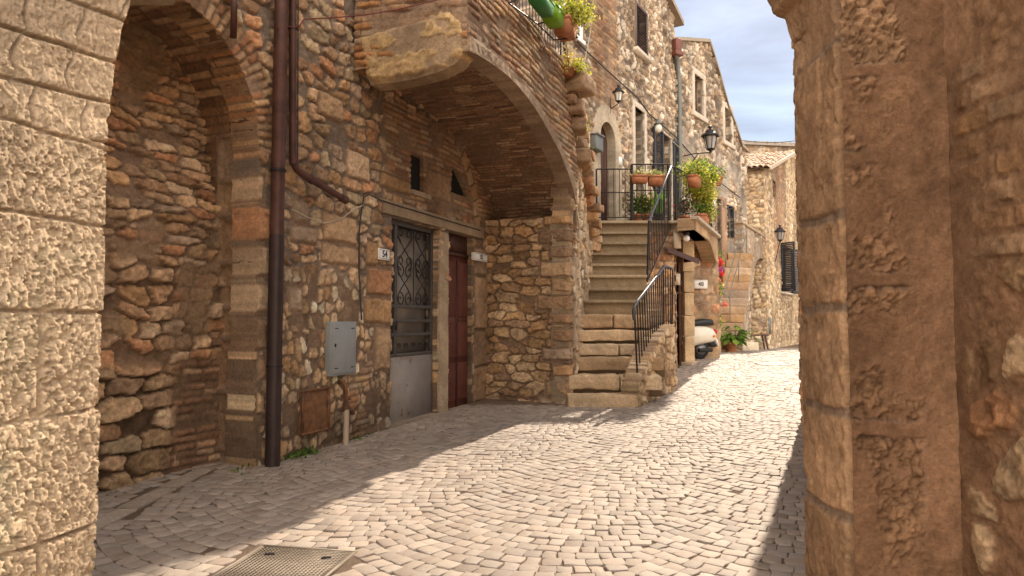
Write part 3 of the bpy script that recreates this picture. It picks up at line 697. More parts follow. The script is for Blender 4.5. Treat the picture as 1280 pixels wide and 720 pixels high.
# alcove back wall and reveal and soffit
DA = .92
PK = Plane((PM.p-PM.n*DA)[:2], (PM.p-PM.n*DA+PM.ex*3)[:2])
def bk_field(S, Z):
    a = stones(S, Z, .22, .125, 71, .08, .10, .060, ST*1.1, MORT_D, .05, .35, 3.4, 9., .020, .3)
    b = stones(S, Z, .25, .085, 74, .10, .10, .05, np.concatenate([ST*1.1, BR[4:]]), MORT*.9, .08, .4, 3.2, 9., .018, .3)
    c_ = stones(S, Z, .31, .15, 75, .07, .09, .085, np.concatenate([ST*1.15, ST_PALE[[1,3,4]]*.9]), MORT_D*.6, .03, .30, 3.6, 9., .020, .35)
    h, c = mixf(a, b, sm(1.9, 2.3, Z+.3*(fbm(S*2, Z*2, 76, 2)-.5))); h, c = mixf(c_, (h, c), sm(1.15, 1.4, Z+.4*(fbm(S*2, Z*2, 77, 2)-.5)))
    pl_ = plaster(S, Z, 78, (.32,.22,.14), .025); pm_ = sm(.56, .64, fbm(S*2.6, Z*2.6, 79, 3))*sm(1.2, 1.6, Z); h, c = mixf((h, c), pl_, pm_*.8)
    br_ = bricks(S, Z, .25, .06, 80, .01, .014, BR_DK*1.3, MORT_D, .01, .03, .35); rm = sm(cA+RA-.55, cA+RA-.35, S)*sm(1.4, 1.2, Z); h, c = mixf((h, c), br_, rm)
    return h+.05*(fbm(S*1.3, Z*1.3, 81, 3)-.5), c
slab('alcove_back', PK, (cA-RA-.3, cA+RA+.25, .1, 4.3), .013, bk_field, house, depth=0,
     bend=lambda S, Z: .30+.22*(1-sm(2.3, 3.3, Z+.25*(fbm(S*2, Z*0, 83, 2)-.5))))
def rev_field(U, V):
    b = bricks(U, V, .34, .085, 91, .01, .014, BR_DK*1.45, MORT_D*1.1, .010, .02, .15)
    return b
def rv_fn(U, V):   # U depth 0..DA, V arc length from ground up
    z_lo = zA-.1; L1 = z_lo
    ang = np.clip((V-L1)/RA, 0, math.pi); s = np.where(V < L1, cA+RA, cA+RA*np.cos(ang)); z = np.where(V < L1, V+.1, zA+RA*np.sin(ang))
    return PM.W(s, z, -U)
def rev_field2(U, V):
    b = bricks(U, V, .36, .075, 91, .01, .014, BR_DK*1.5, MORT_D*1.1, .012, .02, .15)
    blk = ashlar(U, V, [(-.1, .45, a, c) for a, c in ((.0, .42), (.43, .9), (.91, 1.35), (1.36, 1.62), (1.63, 2.0), (2.01, 2.42), (2.43, 2.72), (2.73, 3.12))], 93, .02, .03, .03, ST*.9, .014)
    return mixf(b, (blk[1], blk[2]), blk[0]*(V < 3.1))
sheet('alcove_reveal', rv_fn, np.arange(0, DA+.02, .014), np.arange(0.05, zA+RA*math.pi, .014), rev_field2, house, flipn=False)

# terrace ------------------------------------------------------------
ter = thing('brick_terrace', 'brick terrace on a dark brick vault and rubble pier, carried out from the house', 'terrace', G3(.3, 9.0))
cur = PB.pxs([(583, 64), (600, 72), (622, 86), (645, 107), (668, 136), (690, 172), (706, 208), (716, 240), (722, 270), (724, 300)])
cur = np.array(cur); t_ = np.linspace(0, 1, len(cur)); tf = np.linspace(0, 1, 160)
def smooth_curve(c, n=160):
    from_t = np.linspace(0, 1, len(c)); q = np.stack([np.interp(np.linspace(0, 1, n), from_t, c[:, k]) for k in (0, 1)], 1)
    for _ in range(60): q[1:-1] = q[1:-1]*.5+(q[:-2]+q[2:])*.25
    return q
cs_ = smooth_curve(cur)
cs_[-1, 0] = min(cs_[-1, 0], PB.len+.03)
topB = PB.pxs([(575, -40), (632, 6), (668, 33), (704, 64)])
ztop = float(np.mean([p[1] for p in topB[1:]]))
polyB = [tuple(p) for p in cs_]+[(PB.len+.12, cs_[-1][1]-.1), (PB.len+.25, 3.8), (PB.len+.03, 4.3), (PB.len-.10, ztop-.1), (PB.len-.15, ztop), (cs_[0][0], ztop)]
def fb_field(S, Z):
    b = bricks(S, Z, .30, .072, 101, .010, .020, np.array([(.46,.27,.155),(.40,.23,.135),(.52,.34,.20),(.34,.20,.13),(.50,.38,.25),(.56,.34,.17),(.43,.31,.20)]), MORT*.95, .010, .035, .22)
    dcur = np.full(S.shape, 9.)
    for k in range(0, len(cs_), 4): dcur = np.minimum(dcur, np.hypot(S-cs_[k][0], Z-cs_[k][1]))
    pl_ = plaster(S, Z, 103, (.36,.26,.18), .012); m = sm(.17, .11, dcur+.05*(fbm(S*5, Z*5, 104, 3)-.5))
    h, c = mixf(b, (pl_[0]+.02, pl_[1]), m)
    return h+.03*(fbm(S*1.2, Z*1.2, 105, 2)-.5), c
slab('parapet', PB, (-.0, PB.len+.3, cs_[:,1].min()-.2, ztop+.01), .011, fb_field, ter, sdf=lambda S, Z: sdpoly(S, Z, polyB), depth=.28, rings=3)
# near end wall A and corbel
WA = PA.len
def fa_field(S, Z):
    b = bricks(S, Z+.10*S, .28, .078, 111, .010, .022, np.array([(.42,.25,.14),(.50,.24,.11),(.46,.34,.22),(.34,.22,.14),(.58,.30,.13)]), MORT, .014, .03, .35)
    return b
zc0, zc1 = PA.px(460, 100)[1], PA.px(583, 20)[1]
slab('parapet', PA, (0, WA, zc1-.35, 6.0), .012, fa_field, ter, depth=.2)
corb = PA.pxs([(446, 45), (560, 12), (577, 24), (584, 48), (580, 66), (568, 79), (548, 89), (520, 97), (490, 103), (462, 106)], .0)
corb = [(max(a, -.05), z) for a, z in corb]
def co_field(S, Z):
    h, c = plaster(S, Z, 121, (.40,.29,.19), .008)
    w = sm(.46, .52, fbm(S*3.2, Z*6, 122, 3)-.25*np.abs((Z-np.mean([corb[0][1], corb[-1][1]])-.12)/.25)+.12)
    g2 = fbm(S*22, Z*22, 123, 4)-.5
    return h+w*.012+w*.03*g2, c*(1-w[..., None])+np.array((.52,.36,.19))*(1+.8*g2)[..., None]*w[..., None]
gco = slab('corbel', PA, (min(p[0] for p in corb), max(p[0] for p in corb), min(p[1] for p in corb), max(p[1] for p in corb)), .011, co_field, ter,
     sdf=lambda S, Z: sdpoly(S, Z, corb), depth=.20, n0=.02, bend=lambda S, Z: -.035*(1-sm(0, .07, sdpoly(S, Z, corb))), rings=5)
# vault underside
tl = np.concatenate([[0], np.cumsum(np.hypot(*np.diff(cs_, axis=0).T))])
def vt_fn(U, V):
    s = np.interp(V, tl, cs_[:,0]); z = np.interp(V, tl, cs_[:,1]); return PB.W(s, z, -U)
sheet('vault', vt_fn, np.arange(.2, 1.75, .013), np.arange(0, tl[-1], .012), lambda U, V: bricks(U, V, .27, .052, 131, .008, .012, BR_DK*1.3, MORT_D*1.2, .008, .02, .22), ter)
# pier
zs = cs_[-1][1]
def pi_field(S, Z):
    a = stones(S, Z, .27, .125, 141, .06, .13, .055, np.array([(.52,.35,.20),(.44,.28,.15),(.38,.24,.14),(.55,.39,.24),(.34,.22,.14),(.48,.29,.15)]), MORT_D*1.15, .10, .5, 3.0, 9., .016, .25)
    q = ashlar(S, Z, [(PIN.len-w_, PIN.len+.1, z_, z_+h_-.012) for w_, z_, h_ in ((.42,2.95,.22),(.5,2.7,.24),(.34,2.48,.2),(.48,2.22,.25),(.30,2.0,.2),(.52,1.75,.24),(.36,1.55,.19),(.3,1.3,.22),(.45,1.05,.2),(.3,.82,.2),(.4,.55,.24),(.5,.3,.24))], 143, .012, .035, .05, ST, .016)
    return mixf(a, (q[1], q[2]), q[0])
slab('pier', PIN, (0, PIN.len, .2, zs+.30), .012, pi_field, ter, depth=.02, bend=lambda S, Z: -.06*(1-sm(0, .09, PIN.len-S)))
def sw_field(S, Z):
    a = stones(S, Z, .22, .15, 151, .10, .14, .05, ST_PALE*.9, MORT, .10, .5, 2.8, 9., .018, .22)
    pl_ = plaster(S, Z, 152, (.46,.36,.25), .03); m = sm(.50, .60, fbm(S*3, Z*3, 153, 3)); return mixf(a, pl_, m*.8)
swp = [(0, .2), (3.4, .2), (3.4, 2.6)]+[(3.28-.33*i, 2.75+.22*i) for i in range(10)]+[(0, 4.9)]
slab('stair_wall', SW, (0, 3.4, .2, 5.0), .016, sw_field, ter, sdf=lambda S, Z: sdpoly(S, Z, swp), depth=.25, rings=2, bend=lambda S, Z: -.05*(1-sm(0, .1, S)))
# jutting treads of the upper flight
for i in range(11):
    s = 3.30-.33*i; z = 2.62+.22*i
    if s < -.15: break
    g = Geo(); c0 = SW.W(s, z, -.38+.10*random.random()); rz = math.atan2(SW.ex[1], SW.ex[0])
    g.rock(c0+SW.n*.03, (.34, .90+.22*random.random(), .13), rz+.5*(random.random()-.5), .45, .045, 9, 20, ST, 200+i); g.build('tread', M_STONE, ter, True)
    if i % 1 == 0:
        g = Geo(); c0 = SW.W(s-.02-.1*random.random(), z-.14, -.06+.08*random.random()); g.rock(c0, (.28, .26+.14*random.random(), .15), rz+1.4*(random.random()-.5), .6, .05, 11, 18, ST, 230+i); g.build('corbel_stone', M_STONE, ter, True)
# big jutting boulder stones at the head
for i, (u, v, sz, Y) in enumerate(((722, 108, (.42, .50, .26), 9.45), (717, 136, (.34, .40, .18), 9.5), (722, 158, (.30,.36,.2), 9.6), (728, 196, (.3,.34,.24), 10.0))):
    g = Geo(); g.rock(at(u-4, v, Y), sz, 1.1+.2*i, .4, .06, 5, 20, np.array([(.40,.27,.17),(.36,.24,.15)]), 260+i); g.build('corbel_stone', M_STONE, ter, True)
# terrace floor slab
g = Geo(); P0 = PB.W(-.02, ztop-.22, -.25); g.obox(P0, PB.ex*(PB.len+.1), -PB.n*1.5, (0, 0, .1), (.3,.22,.15)); g.build('terrace_floor', M_STONE, ter)

# ---- doors -----------------------------------------------------------
dgrey = thing('metal_door', 'grey metal door with scrolled grille and flaking sheet panel, number 54', 'door', PM.W((door34[0]+door34[1])/2, .45, -.1))
a0, a1 = door34; n0 = -.07; a0 -= .02; a1 += .02
zmid = PM.px(517, 443)[1]; zb_ = .40
g = Geo(); w = .055
PM.box(g, a0, a0+w, zb_, z34t, n0-.04, n0+.01); PM.box(g, a1-w, a1, zb_, z34t, n0-.04, n0+.01); PM.box(g, a0+w, a1-w, z34t-w, z34t, n0-.04, n0+.01)
gl = a0+w+.13   # narrow fixed leaf at left
PM.box(g, gl, gl+.05, zmid, z34t-w, n0-.035, n0+.02)
for z in (PM.px(517, 383)[1], PM.px(517, 401)[1], PM.px(517, 418)[1], zmid): PM.box(g, a0+w, a1-w, z-.02, z+.02, n0-.03, n0+.012)
g.build('door_frame', mat('dark_grey_paint', (.085,.075,.068), .6, .2, var=.25, bump=.1), dgrey, bevel=.004)
g = Geo(); PM.box(g, a0+.01, a1-.01, zb_-.2, zmid-.022, n0-.01, n0+.012); g.build('door_panel', M_DOORGREY, dgrey)
g = Geo(); PM.box(g, a0+w, a1-w, zmid+.02, z34t-w, n0-.09, n0-.07); g.build('glass', mat('dusty_glass', (.26,.22,.18), .35, 0, var=.25, vs_=5, bump=.05), dgrey)
g = Geo()
def scroll(g, cx, cz, r, turns, a_0, sgn, n=22, rad=.007):
    pts = []
    for i in range(n):
        t = i/(n-1); a = a_0+sgn*turns*2*math.pi*t; rr = r*(1-.8*t); pts.append(PM.W(cx+rr*math.cos(a), cz+rr*math.sin(a), n0-.01))
    g.tube(pts, rad, 5)
gx0, gx1 = gl+.05, a1-w; zt1 = z34t-w-.02; zt0 = PM.px(517, 383)[1]+.02; H_ = zt1-zt0; cx = (gx0+gx1)/2; hw_ = (gx1-gx0)/2
for k in (0, 1, 2): x = gx0+(k)*hw_; g.tube([PM.W(x, zt0, n0-.01), PM.W(x, zt1, n0-.01)], .006, 5)
for side in (-1, 1):
    xc = cx+side*hw_/2; q = hw_/2
    for m_ in (0, 1):
        z0, z1 = (zt0+.05, zt0+H_*.5) if m_ == 0 else (zt0+H_*.5, zt1-.05)
        for s2 in (-1, 1):
            aa = np.linspace(0, 1, 12); xs_ = xc+s2*q*.75*(np.cos(aa*math.pi))*(-1 if m_ else 1); zs_ = z0+(z1-z0)*aa
            g.tube([PM.W(x, z, n0-.01) for x, z in zip(xs_, zs_)], .007, 5)
    for z, a_ in ((zt0+.06, 1.57), (zt1-.06, -1.57), (zt0+H_*.5+.06, -1.57), (zt0+H_*.5-.06, 1.57)):
        for s2 in (-1, 1): scroll(g, xc+s2*q*.45, z, q*.42, 1.2, a_, s2)
for k in range(5):
    xk = gx0+(k+.5)*(gx1-gx0)/5
    for s2 in (-1, 1): scroll(g, xk+s2*.022, PM.px(517, 431)[1], .03, 1.1, -1.57, s2, 16, .005)
for z in (zt0+.12, zt0+.35, zt0+.6, zt0+.85, zt0+1.05): scroll(g, a0+w+.065, z, .045, 1.2, 1.57, 1)
g.build('grille', M_IRON, dgrey)
g = Geo(); PM.box(g, gl+.005, gl+.045, PM.px(517, 412)[1], PM.px(517, 402)[1], n0+.012, n0+.03); g.build('handle', M_BLACK, dgrey)

dred = thing('wooden_door', 'dark red brown panelled wooden door with worn foot, number 52', 'door', PM.W((door52[0]+door52[1])/2, .45, -.15))
b0, b1 = door52; n1_ = -.06; b0 -= .02; b1 += .03; ztr = PM.px(575, 318)[1]
M_REDWOOD = mat('red_brown_wood', (.105,.030,.020), .55, 0, var=.4, vs_=8, bump=.25, bs=40, sub=((.22,.17,.13), 9, .70))
g = Geo(); PM.box(g, b0, b1, .35, ztr-.02, n1_-.05, n1_); g.build('door_leaf', M_REDWOOD, dred)
g = Geo(); PM.box(g, b0, b1, ztr+.02, z52t, n1_-.05, n1_-.01); g.build('transom', M_DARKWOOD, dred)
g = Geo(); PM.box(g, b0, b1, ztr-.02, ztr+.02, n1_-.05, n1_+.02); g.build('transom_bar', M_DARKWOOD, dred)
mid = (b0+b1)/2
g = Geo(); PM.box(g, mid-.012, mid+.012, .45, ztr-.03, n1_, n1_+.012); g.build('meeting_strip', M_DARKWOOD, dred)
for zz0, zz1 in ((.55, 1.05), (1.12, 1.6), (1.67, ztr-.1)):
    for x0, x1 in ((b0+.05, mid-.03), (mid+.03, b1-.05)):
        if x1-x0 < .05: continue
        g = Geo(); PM.box(g, x0, x1, zz0, zz1, n1_, n1_+.014); g.build('door_panel', M_REDWOOD, dred, bevel=.008)
g = Geo(); g.ell(PM.W(mid+.04, 1.62, n1_+.03), (.02, .02, .02)); g.build('handle', M_RUST, dred)
# post, lintel, jamb of doors (parts of house)
def chunk(name, a0, a1, z0, z1, n0, n1, pal, parent, pl=PM, seed=None, amp=.008, rnd=.15, n=16, fine=1., m=None):
    g = Geo(); c0 = pl.W((a0+a1)/2, (z0+z1)/2, (n0+n1)/2); g.rock(c0, (a1-a0, n1-n0, z1-z0), math.atan2(pl.ex[1], pl.ex[0]), rnd, amp, 4, n, np.array(pal), seed, fine); return g.build(name, m or M_STONE, parent, True)
g = Geo(); PM.box(g, cA+RA+.05, PM.len, .1, 6.2, -3.4, -.305, (.2,.15,.1)); PM.box(g, cA-RA-.7, cA+RA+.06, .1, 6.2, -3.4, -1.1, (.2,.15,.1)); PM.box(g, cA-RA-.7, cA+RA+.06, zA+RA+.12, 6.2, -1.1, -.1, (.2,.15,.1)); g.build('inner_wall', M_STONE, house)
chunk('door_post', s_at(547)+.0, s_at(558.5), .2, PM.px(552, 290)[1], -.16, .03, [(.42,.32,.22)], house, n=34)
chunk('lintel', s_at(473), s_at(602), PM.px(540, 283)[1]-.0, PM.px(540, 267)[1], -.10, .05, [(.40,.30,.20)], house, n=40)
chunk('threshold', door34[0]-.02, door52[1]+.1, .38, .455, -.25, .03, [(.36,.29,.22)], house, n=30)
for w_ in (winA, winB): g = Geo(); g.poly([PM.W(a, z, -.05) for a, z in [(min(p[0] for p in w_)-.05, min(p[1] for p in w_)-.05), (max(p[0] for p in w_)+.05, min(p[1] for p in w_)-.05), (max(p[0] for p in w_)+.05, max(p[1] for p in w_)+.05), (min(p[0] for p in w_)-.05, max(p[1] for p in w_)+.05)]]); g.build('window', M_DARK, house)  # near-black sheet close behind each opening stands in for the unlit void
chunk('window_sill', winA[0][0]-.06, winA[1][0]+.12, winA[3][1]-.07, winA[3][1]-.01, -.1, .05, [(.45,.35,.24)], house, n=14)

# ---- things on the house wall
def plate(u0, v0, u1, v1, pl, txt, label, n_=.05, size=.075):
    (a, z1), (b, z0) = pl.px(u0, v0, n_), pl.px(u1, v1, n_)
    if b < a: a, b = b, a
    t = thing('house_number', label, 'house number', pl.W((a+b)/2, (z0+z1)/2, n_))
    g = Geo(); pl.box(g, a, b, z0, z1, n_-.05, n_+.008); g.build('plate', M_WHITE, t, bevel=.006)
    g = Geo(); f = .006
    for q in ((a+.01, b-.01, z1-.012-f, z1-.012), (a+.01, b-.01, z0+.012, z0+.012+f), (a+.01, a+.01+f, z0+.012+f, z1-.012-f), (b-.01-f, b-.01, z0+.012+f, z1-.012-f)): pl.box(g, *q, n_+.006, n_+.0095)
    g.build('border', mat('blue_grey_line', (.35,.36,.40), .4, var=.05, bump=0), t)
    cu = bpy.data.curves.new('digits', 'FONT'); cu.body = txt; cu.size = size; cu.align_x = 'CENTER'; cu.align_y = 'CENTER'; cu.extrude = .0015; cu.offset = .0015
    tmp = bpy.data.objects.new('digits', cu); COL.objects.link(tmp); me = bpy.data.meshes.new_from_object(tmp.evaluated_get(bpy.context.evaluated_depsgraph_get())); bpy.data.objects.remove(tmp)
    me.materials.clear(); me.materials.append(M_BLACK); o = bpy.data.objects.new('digits', me); COL.objects.link(o); o.parent = t
    w = pl.W((a+b)/2, (z0+z1)/2, n_+.011)-ORG[t.name]; o.location = w
    ex = pl.ex if np.dot(np.cross(pl.ex, (0, 0, 1)), pl.n) > 0 else -pl.ex
    o.rotation_euler = (R(90), 0, math.atan2(ex[1], ex[0]))
    return t
plate(473, 310, 487, 326, PM, '54', 'white enamel number plate 54 beside the grille door', size=.10)
plate(593, 315, 609, 328, PM, '52', 'white enamel number plate 52 between dark red door and pier', .09, .085)

mb = thing('meter_cabinet', 'grey metal meter cabinet on the wall by the drainpipe', 'meter box', PM.W(s_at(431), 1.2, 0))
(a, z1), (b, z0) = PM.px(415, 402, .08), PM.px(446, 467, .08)
g = Geo(); PM.box(g, a, b, z0, z1, -.05, .07); g.build('cabinet', M_GREYMETAL, mb, bevel=.006)
g = Geo(); PM.box(g, a+.02, b-.02, z0+.02, z1-.02, .07, .08); dr = g.build('cabinet_door', M_GREYMETAL, mb, bevel=.005)
for z in (z0+.07, z1-.07):
    for x in (a+.05, b-.10): g = Geo(); PM.box(g, x, x+.05, z, z+.008, .08, .084); g.build('hinge', M_IRON, mb)
g = Geo(); PM.box(g, a+.045, a+.06, (z0+z1)/2+.02, (z0+z1)/2+.05, .08, .09); g.build('lock', M_BLACK, mb)
rp = thing('access_hatch', 'rusty square iron hatch low in the wall', 'hatch', PM.W(s_at(395), .7, 0))
(a, z1), (b, z0) = PM.px(379, 489, .05), PM.px(411, 536, .05)
g = Geo(); PM.box(g, a, b, z0, z1, -.05, .045); g.build('plate', M_RUST, rp, bevel=.004)
g = Geo(); frame4(g, PM, a+.012, b-.012, z0+.012, z1-.012, .022, .04, .055, False); PM.box(g, a-.01, b+.01, z0-.01, z0+.012, .04, .055); g.build('rim', M_RUST, rp)
# gas riser under the cabinet
sp = thing('gas_pipe', 'short bent rusty pipe with pale sleeve rising from the paving', 'pipe', PM.W(s_at(432), .45, .08))
def pw(u, v, n): a, z = PM.px(u, v, n); return PM.W(a, z, n)
g = Geo(); g.tube([pw(424, 478, .03), pw(425, 476, .08), pw(429, 477, .10), pw(432, 482, .10), pw(433, 505, .10), pw(433, 515, .10)], .022, 8)
g.tube([pw(427, 495, .06), pw(438, 498, .09)], .018, 8); g.tube([pw(428, 511, .08), pw(438, 512, .1), pw(441, 516, .05)], .026, 8); g.build('riser', M_RUST, sp)
g = Geo(); g.tube([pw(433, 512, .10), pw(432, 566, .10)], .028, 10); g.build('sleeve', mat('pale_plastic', (.42,.33,.25), .6, var=.15, bump=0), sp)
# big drainpipe
dp = thing('drainpipe', 'tall thick brown drainpipe running full height down the wall', 'drainpipe', pw(344, 575, .12))
pA, pB = pw(353, -60, .10), pw(341, 560, .10)
g = Geo(); g.tube([pA, pB], .058, 16); g.build('pipe', M_BROWNMETAL, dp, True)
g = Geo(); q = pB+(pA-pB)*.36; g.tube([pB+(pA-pB)*.0-np.array((0,0,.15)), pB+(pA-pB)*.42], .062, 16); g.build('iron_boot', mat('dark_cast_iron', (.045,.028,.026), .5, .3, var=.3, bump=.1), dp, True)
for f_ in (.16, .55, .92):
    g = Geo(); q = pB+(pA-pB)*f_; g.tube([q-np.array((0,0,.012)), q+np.array((0,0,.012))], .069, 14); g.tube([q, q-PM.n*.12], .008, 6); g.build('clip', M_IRON, dp)
dp2 = thing('drainpipe', 'thin brown downpipe bending into a slanting outlet', 'drainpipe', pw(368, 200, .08))
g = Geo(); P = [pw(366, -60, .08), pw(366, 60, .08), pw(366, 190, .08), pw(367, 203, .08), pw(371, 212, .09), pw(380, 219, .10), pw(432, 250, .13)]
g.tube(P, .033, 14); g.build('pipe', M_BROWNMETAL, dp2, True)
g = Geo(); d_ = (P[-1]-P[-2]); d_ /= np.linalg.norm(d_); g.tube([P[-1]-d_*.07, P[-1]+d_*.01], .040, 14); g.build('collar', M_BROWNMETAL, dp2, True)
g = Geo(); g.tube([P[3]+np.array((0,0,.02)), P[3]+np.array((0,0,-.02))], .040, 12); g.build('collar', M_BROWNMETAL, dp2, True); g = Geo(); g.tube([pw(366,35,.08)+np.array((0,0,.012)), pw(366,35,.08)-np.array((0,0,.012))], .040, 12); g.build('collar', M_BROWNMETAL, dp2, True)
g = Geo(); g.tube([pw(388, 224, .10), pw(391, 226, .1)], .039, 12); g.build('collar', M_BROWNMETAL, dp2, True)
g = Geo(); g.tube([pw(373, -60, .05), pw(372, 200, .05)], .006, 6)
tag(g.build('cable', M_CABLE), 'thin black cable running down beside the thin downpipe', 'cable')
g = Geo(); pts = [pw(345, 34, .12), pw(374, 33, .07), pw(380, 24, .05)]; e = PA.W(*PA.px(560, -4, .03), .03); s_ = pts[-1]
for i in range(1, 13): t = i/12; p = s_*(1-t)+e*t; p[2] -= .05*math.sin(math.pi*t); pts.append(p)
g.tube(pts, .006, 6); tag(g.build('cable', mat('red_cable', (.16,.03,.03), .6, bump=0)), 'thin dark red cable sagging from drainpipe to brick terrace', 'cable')
g = Geo(); pts = [pw(*q, .05) for q in ((452, 400), (449, 340), (449, 290), (452, 262), (455, 246), (462, 243), (475, 250), (500, 258), (540, 270), (600, 288))]
g.tube(pts, .009, 7); tag(g.build('conduit', M_CABLE), 'dark conduit rising from meter cabinet and following the door lintel', 'conduit')
g = Geo(); pts = [pw(*q, .05) for q in ((366, 262), (385, 272), (405, 279), (425, 275), (442, 262), (455, 256))]
g.tube(pts, .006, 6); tag(g.build('wire', mat('pale_wire', (.45,.38,.30), .7, bump=0)), 'pale wire drooping across the wall left of conduit', 'cable')
ib = thing('iron_bracket', 'small dark red iron bracket hanging at the head of the arched recess', 'bracket', pw(293, 20, .1))
g = Geo(); q = pw(293, -10, .1); g.box(q-np.array((0,0,.12)), (.05, .05, .5), .4); g.build('arm', M_BROWNMETAL, ib); g = Geo(); g.box(q, (.3, .05, .05), .4); g.build('crossbar', M_BROWNMETAL, ib)

# weeds at the foot of the wall
g = Geo()
for u, v, k in ((372, 566, 120), (385, 560, 140), (360, 572, 60), (450, 545, 30), (300, 588, 18), (640, 503, 14)):
    p = pw(u, v, .04); p = np.array((p[0], p[1], float(gz(p[0], p[1]))+.01)); leaves(g, p, (.10, .10, .03), k, .035, GD+GR, seed=int(u))
tag(g.build('weeds', M_LEAF), kind='stuff')
# ---------------------------------------------------------------- main stairs
st = thing('stone_staircase', 'worn stone staircase climbing beside the rubble pier to the railed landing', 'staircase', G3(1.26, 9.2))
ZL = 3.47
def stx(Y): return (.80+.228*(Y-9.25), 1.72+.245*(Y-9.25))
tops = [494, 469, 448, 430, 414, 393.5, 375, 360, 343.7, 329.5, 315.8, 302.4, 289.5, 276.6]
tz = []
for k, v in enumerate(tops):
    Yk = 9.25+.262*k; z = float(at(640, v, Yk)[2]); tz.append(z)
for k in range(14):
    Y0 = 9.25+.262*k; z = tz[k]; zb = .30 if k == 0 else tz[k-1]-.005; xl, xr = stx(Y0)
    if k < 6:
        xr = [1.74, 2.10, 2.20, 2.06, 2.12, 2.15][k]; parts_ = [xl-.08, xl+(xr-xl)*[.97, .52, .99, .55, .8, .45][k]]
        if parts_[1] < xr-.15: parts_.append(xr)
        if k == 0: parts_ = [xl-.06, 1.74]
        g = Geo(); g.obox((xl, Y0+.065, zb-.05), (xr-xl, 0, 0), (0, .4, 0), (0, 0, z-zb), (.22,.16,.10)); g.build('riser', M_STONE, st)
        for j in range(len(parts_)-1):
            g = Geo(); a, b = parts_[j], parts_[j+1]; dz = .02*random.random()-.01; f = (.02*random.random())
            g.rock(((a+b)/2, Y0+.28-f, z+dz-(z-zb)*.40), (b-a-.02, .58, (z-zb)*.80), .02*random.random()-.01, .22, .026, 6, 34, np.array([(.62,.46,.30),(.54,.39,.25),(.68,.53,.36),(.50,.35,.22)]), 300+k*3+j); g.build('step', M_STONE, st, True)
    else:
        g = Geo(); g.rock(((xl+xr)/2, Y0+.24, z-.022), (xr-xl+.06, .50, .048), .0, .45, .003, 5, 40, np.array([(.42,.33,.22)]), 320+k)
        g.build('tread', M_STONE, st, True)
        g = Geo(); g.rock(((xl+xr)/2, Y0+.26, (z-.04+zb)/2), (xr-xl+.04, .42, z-.04-zb), .0, .05, .006, 4, 40, np.array([(.36,.28,.18),(.33,.25,.16)]), 340+k)
        g.build('riser', M_STONE, st, True)
# fill under the stairs
g = Geo(); prof = [(9.45, .2)]+[q for k in range(14) for q in ((9.45+.262*k, tz[k]-.09), (9.45+.262*(k+1), tz[k]-.09))]+[(13.1, .2)]
g.prism([(stx(y)[0]+.03, y, z) for y, z in prof], (.93, 0, 0), (.3,.23,.15)); g.build('stair_core', M_STONE, st)
# flaring stone side wall with stepped top
PS = Plane((1.70, 9.22), (2.58, 10.85))
spx = PS.pxs([(797, 520), (799, 470), (806, 452), (813, 430), (822, 420), (830, 412), (841, 411), (842.5, 500), (842.5, 520)])
def ps_field(S, Z): return stones(S, Z, .17, .125, 401, .08, .15, .05, np.array([(.56,.42,.26),(.48,.34,.2),(.60,.47,.32),(.42,.29,.17)]), MORT, .04, .5, 2.8, 9., .02, .3)
slab('side_wall', PS, (0, PS.len, .2, 1.75), .016, ps_field, st, sdf=lambda S, Z: sdpoly(S, Z, [(0, .2), (0, .78), (.22, 1.0), (.45, 1.16), (.80, 1.30), (1.15, 1.44), (PS.len-.02, 1.56), (PS.len-.02, .2)]), depth=.24, rings=3)
for i, (s, z) in enumerate(((.22, .86), (.50, 1.06), (.86, 1.22), (1.20, 1.38), (1.62, 1.50))):
    g = Geo(); g.rock(PS.W(s, z-.04, -.09), (.36, .22, .15), math.atan2(PS.ex[1], PS.ex[0])+.1*i, .35, .02, 5, 12, np.array([(.55,.42,.28)]), 420+i); g.build('coping_stone', M_STONE, st, True)

# lower handrail
hr = thing('handrail', 'curved iron handrail with upright bars at the foot of the stairs', 'handrail', PS.W(.05, .7, -.05))
f0 = at(798, 488, 9.35); f1 = at(830, 408, 10.9); t0 = at(793, 383, 9.35); t1 = at(829, 333, 10.9); t2 = at(841, 337, 11.1)
g = Geo(); g.tube([at(792.5, 400, 9.35), at(791.5, 389, 9.33), t0, at(797, 376, 9.45), t1+np.array((-.02, -.1, -.03)), t1+np.array((0, 0, .0)), at(836, 334, 11.05), t2], .021, 10); g.build('top_rail', M_STEEL, hr, True)
g = Geo(); g.tube([f0+np.array((0,0,.15)), f1+np.array((0,0,.03))], .013, 6); g.build('bottom_rail', M_IRON, hr)
for i in range(14):
    t = i/13; a = f0*(1-t)+f1*t; b = t0*(1-t)+t1*t; g = Geo(); lo = a-np.array((0, 0, .22 if i in (0, 13) else -.1*0)); 
    g.tube([lo if i in (0, 13) else a+np.array((0,0,.08)), b+(np.array((0,0,-.0)))], .014 if i in (0, 13) else .0095, 6); g.build('post' if i in (0, 13) else 'baluster', M_IRON, hr)
g = Geo(); g.tube([at(840, 410, 11.1), t2], .014, 6); g.build('post', M_IRON, hr)
for i in range(1, 4):
    t = i/4; g = Geo(); g.tube([at(830+11*t, 409, 10.9+.2*t), at(829+12*t, 334+2*t, 10.9+.2*t)], .0095, 6); g.build('baluster', M_IRON, hr)

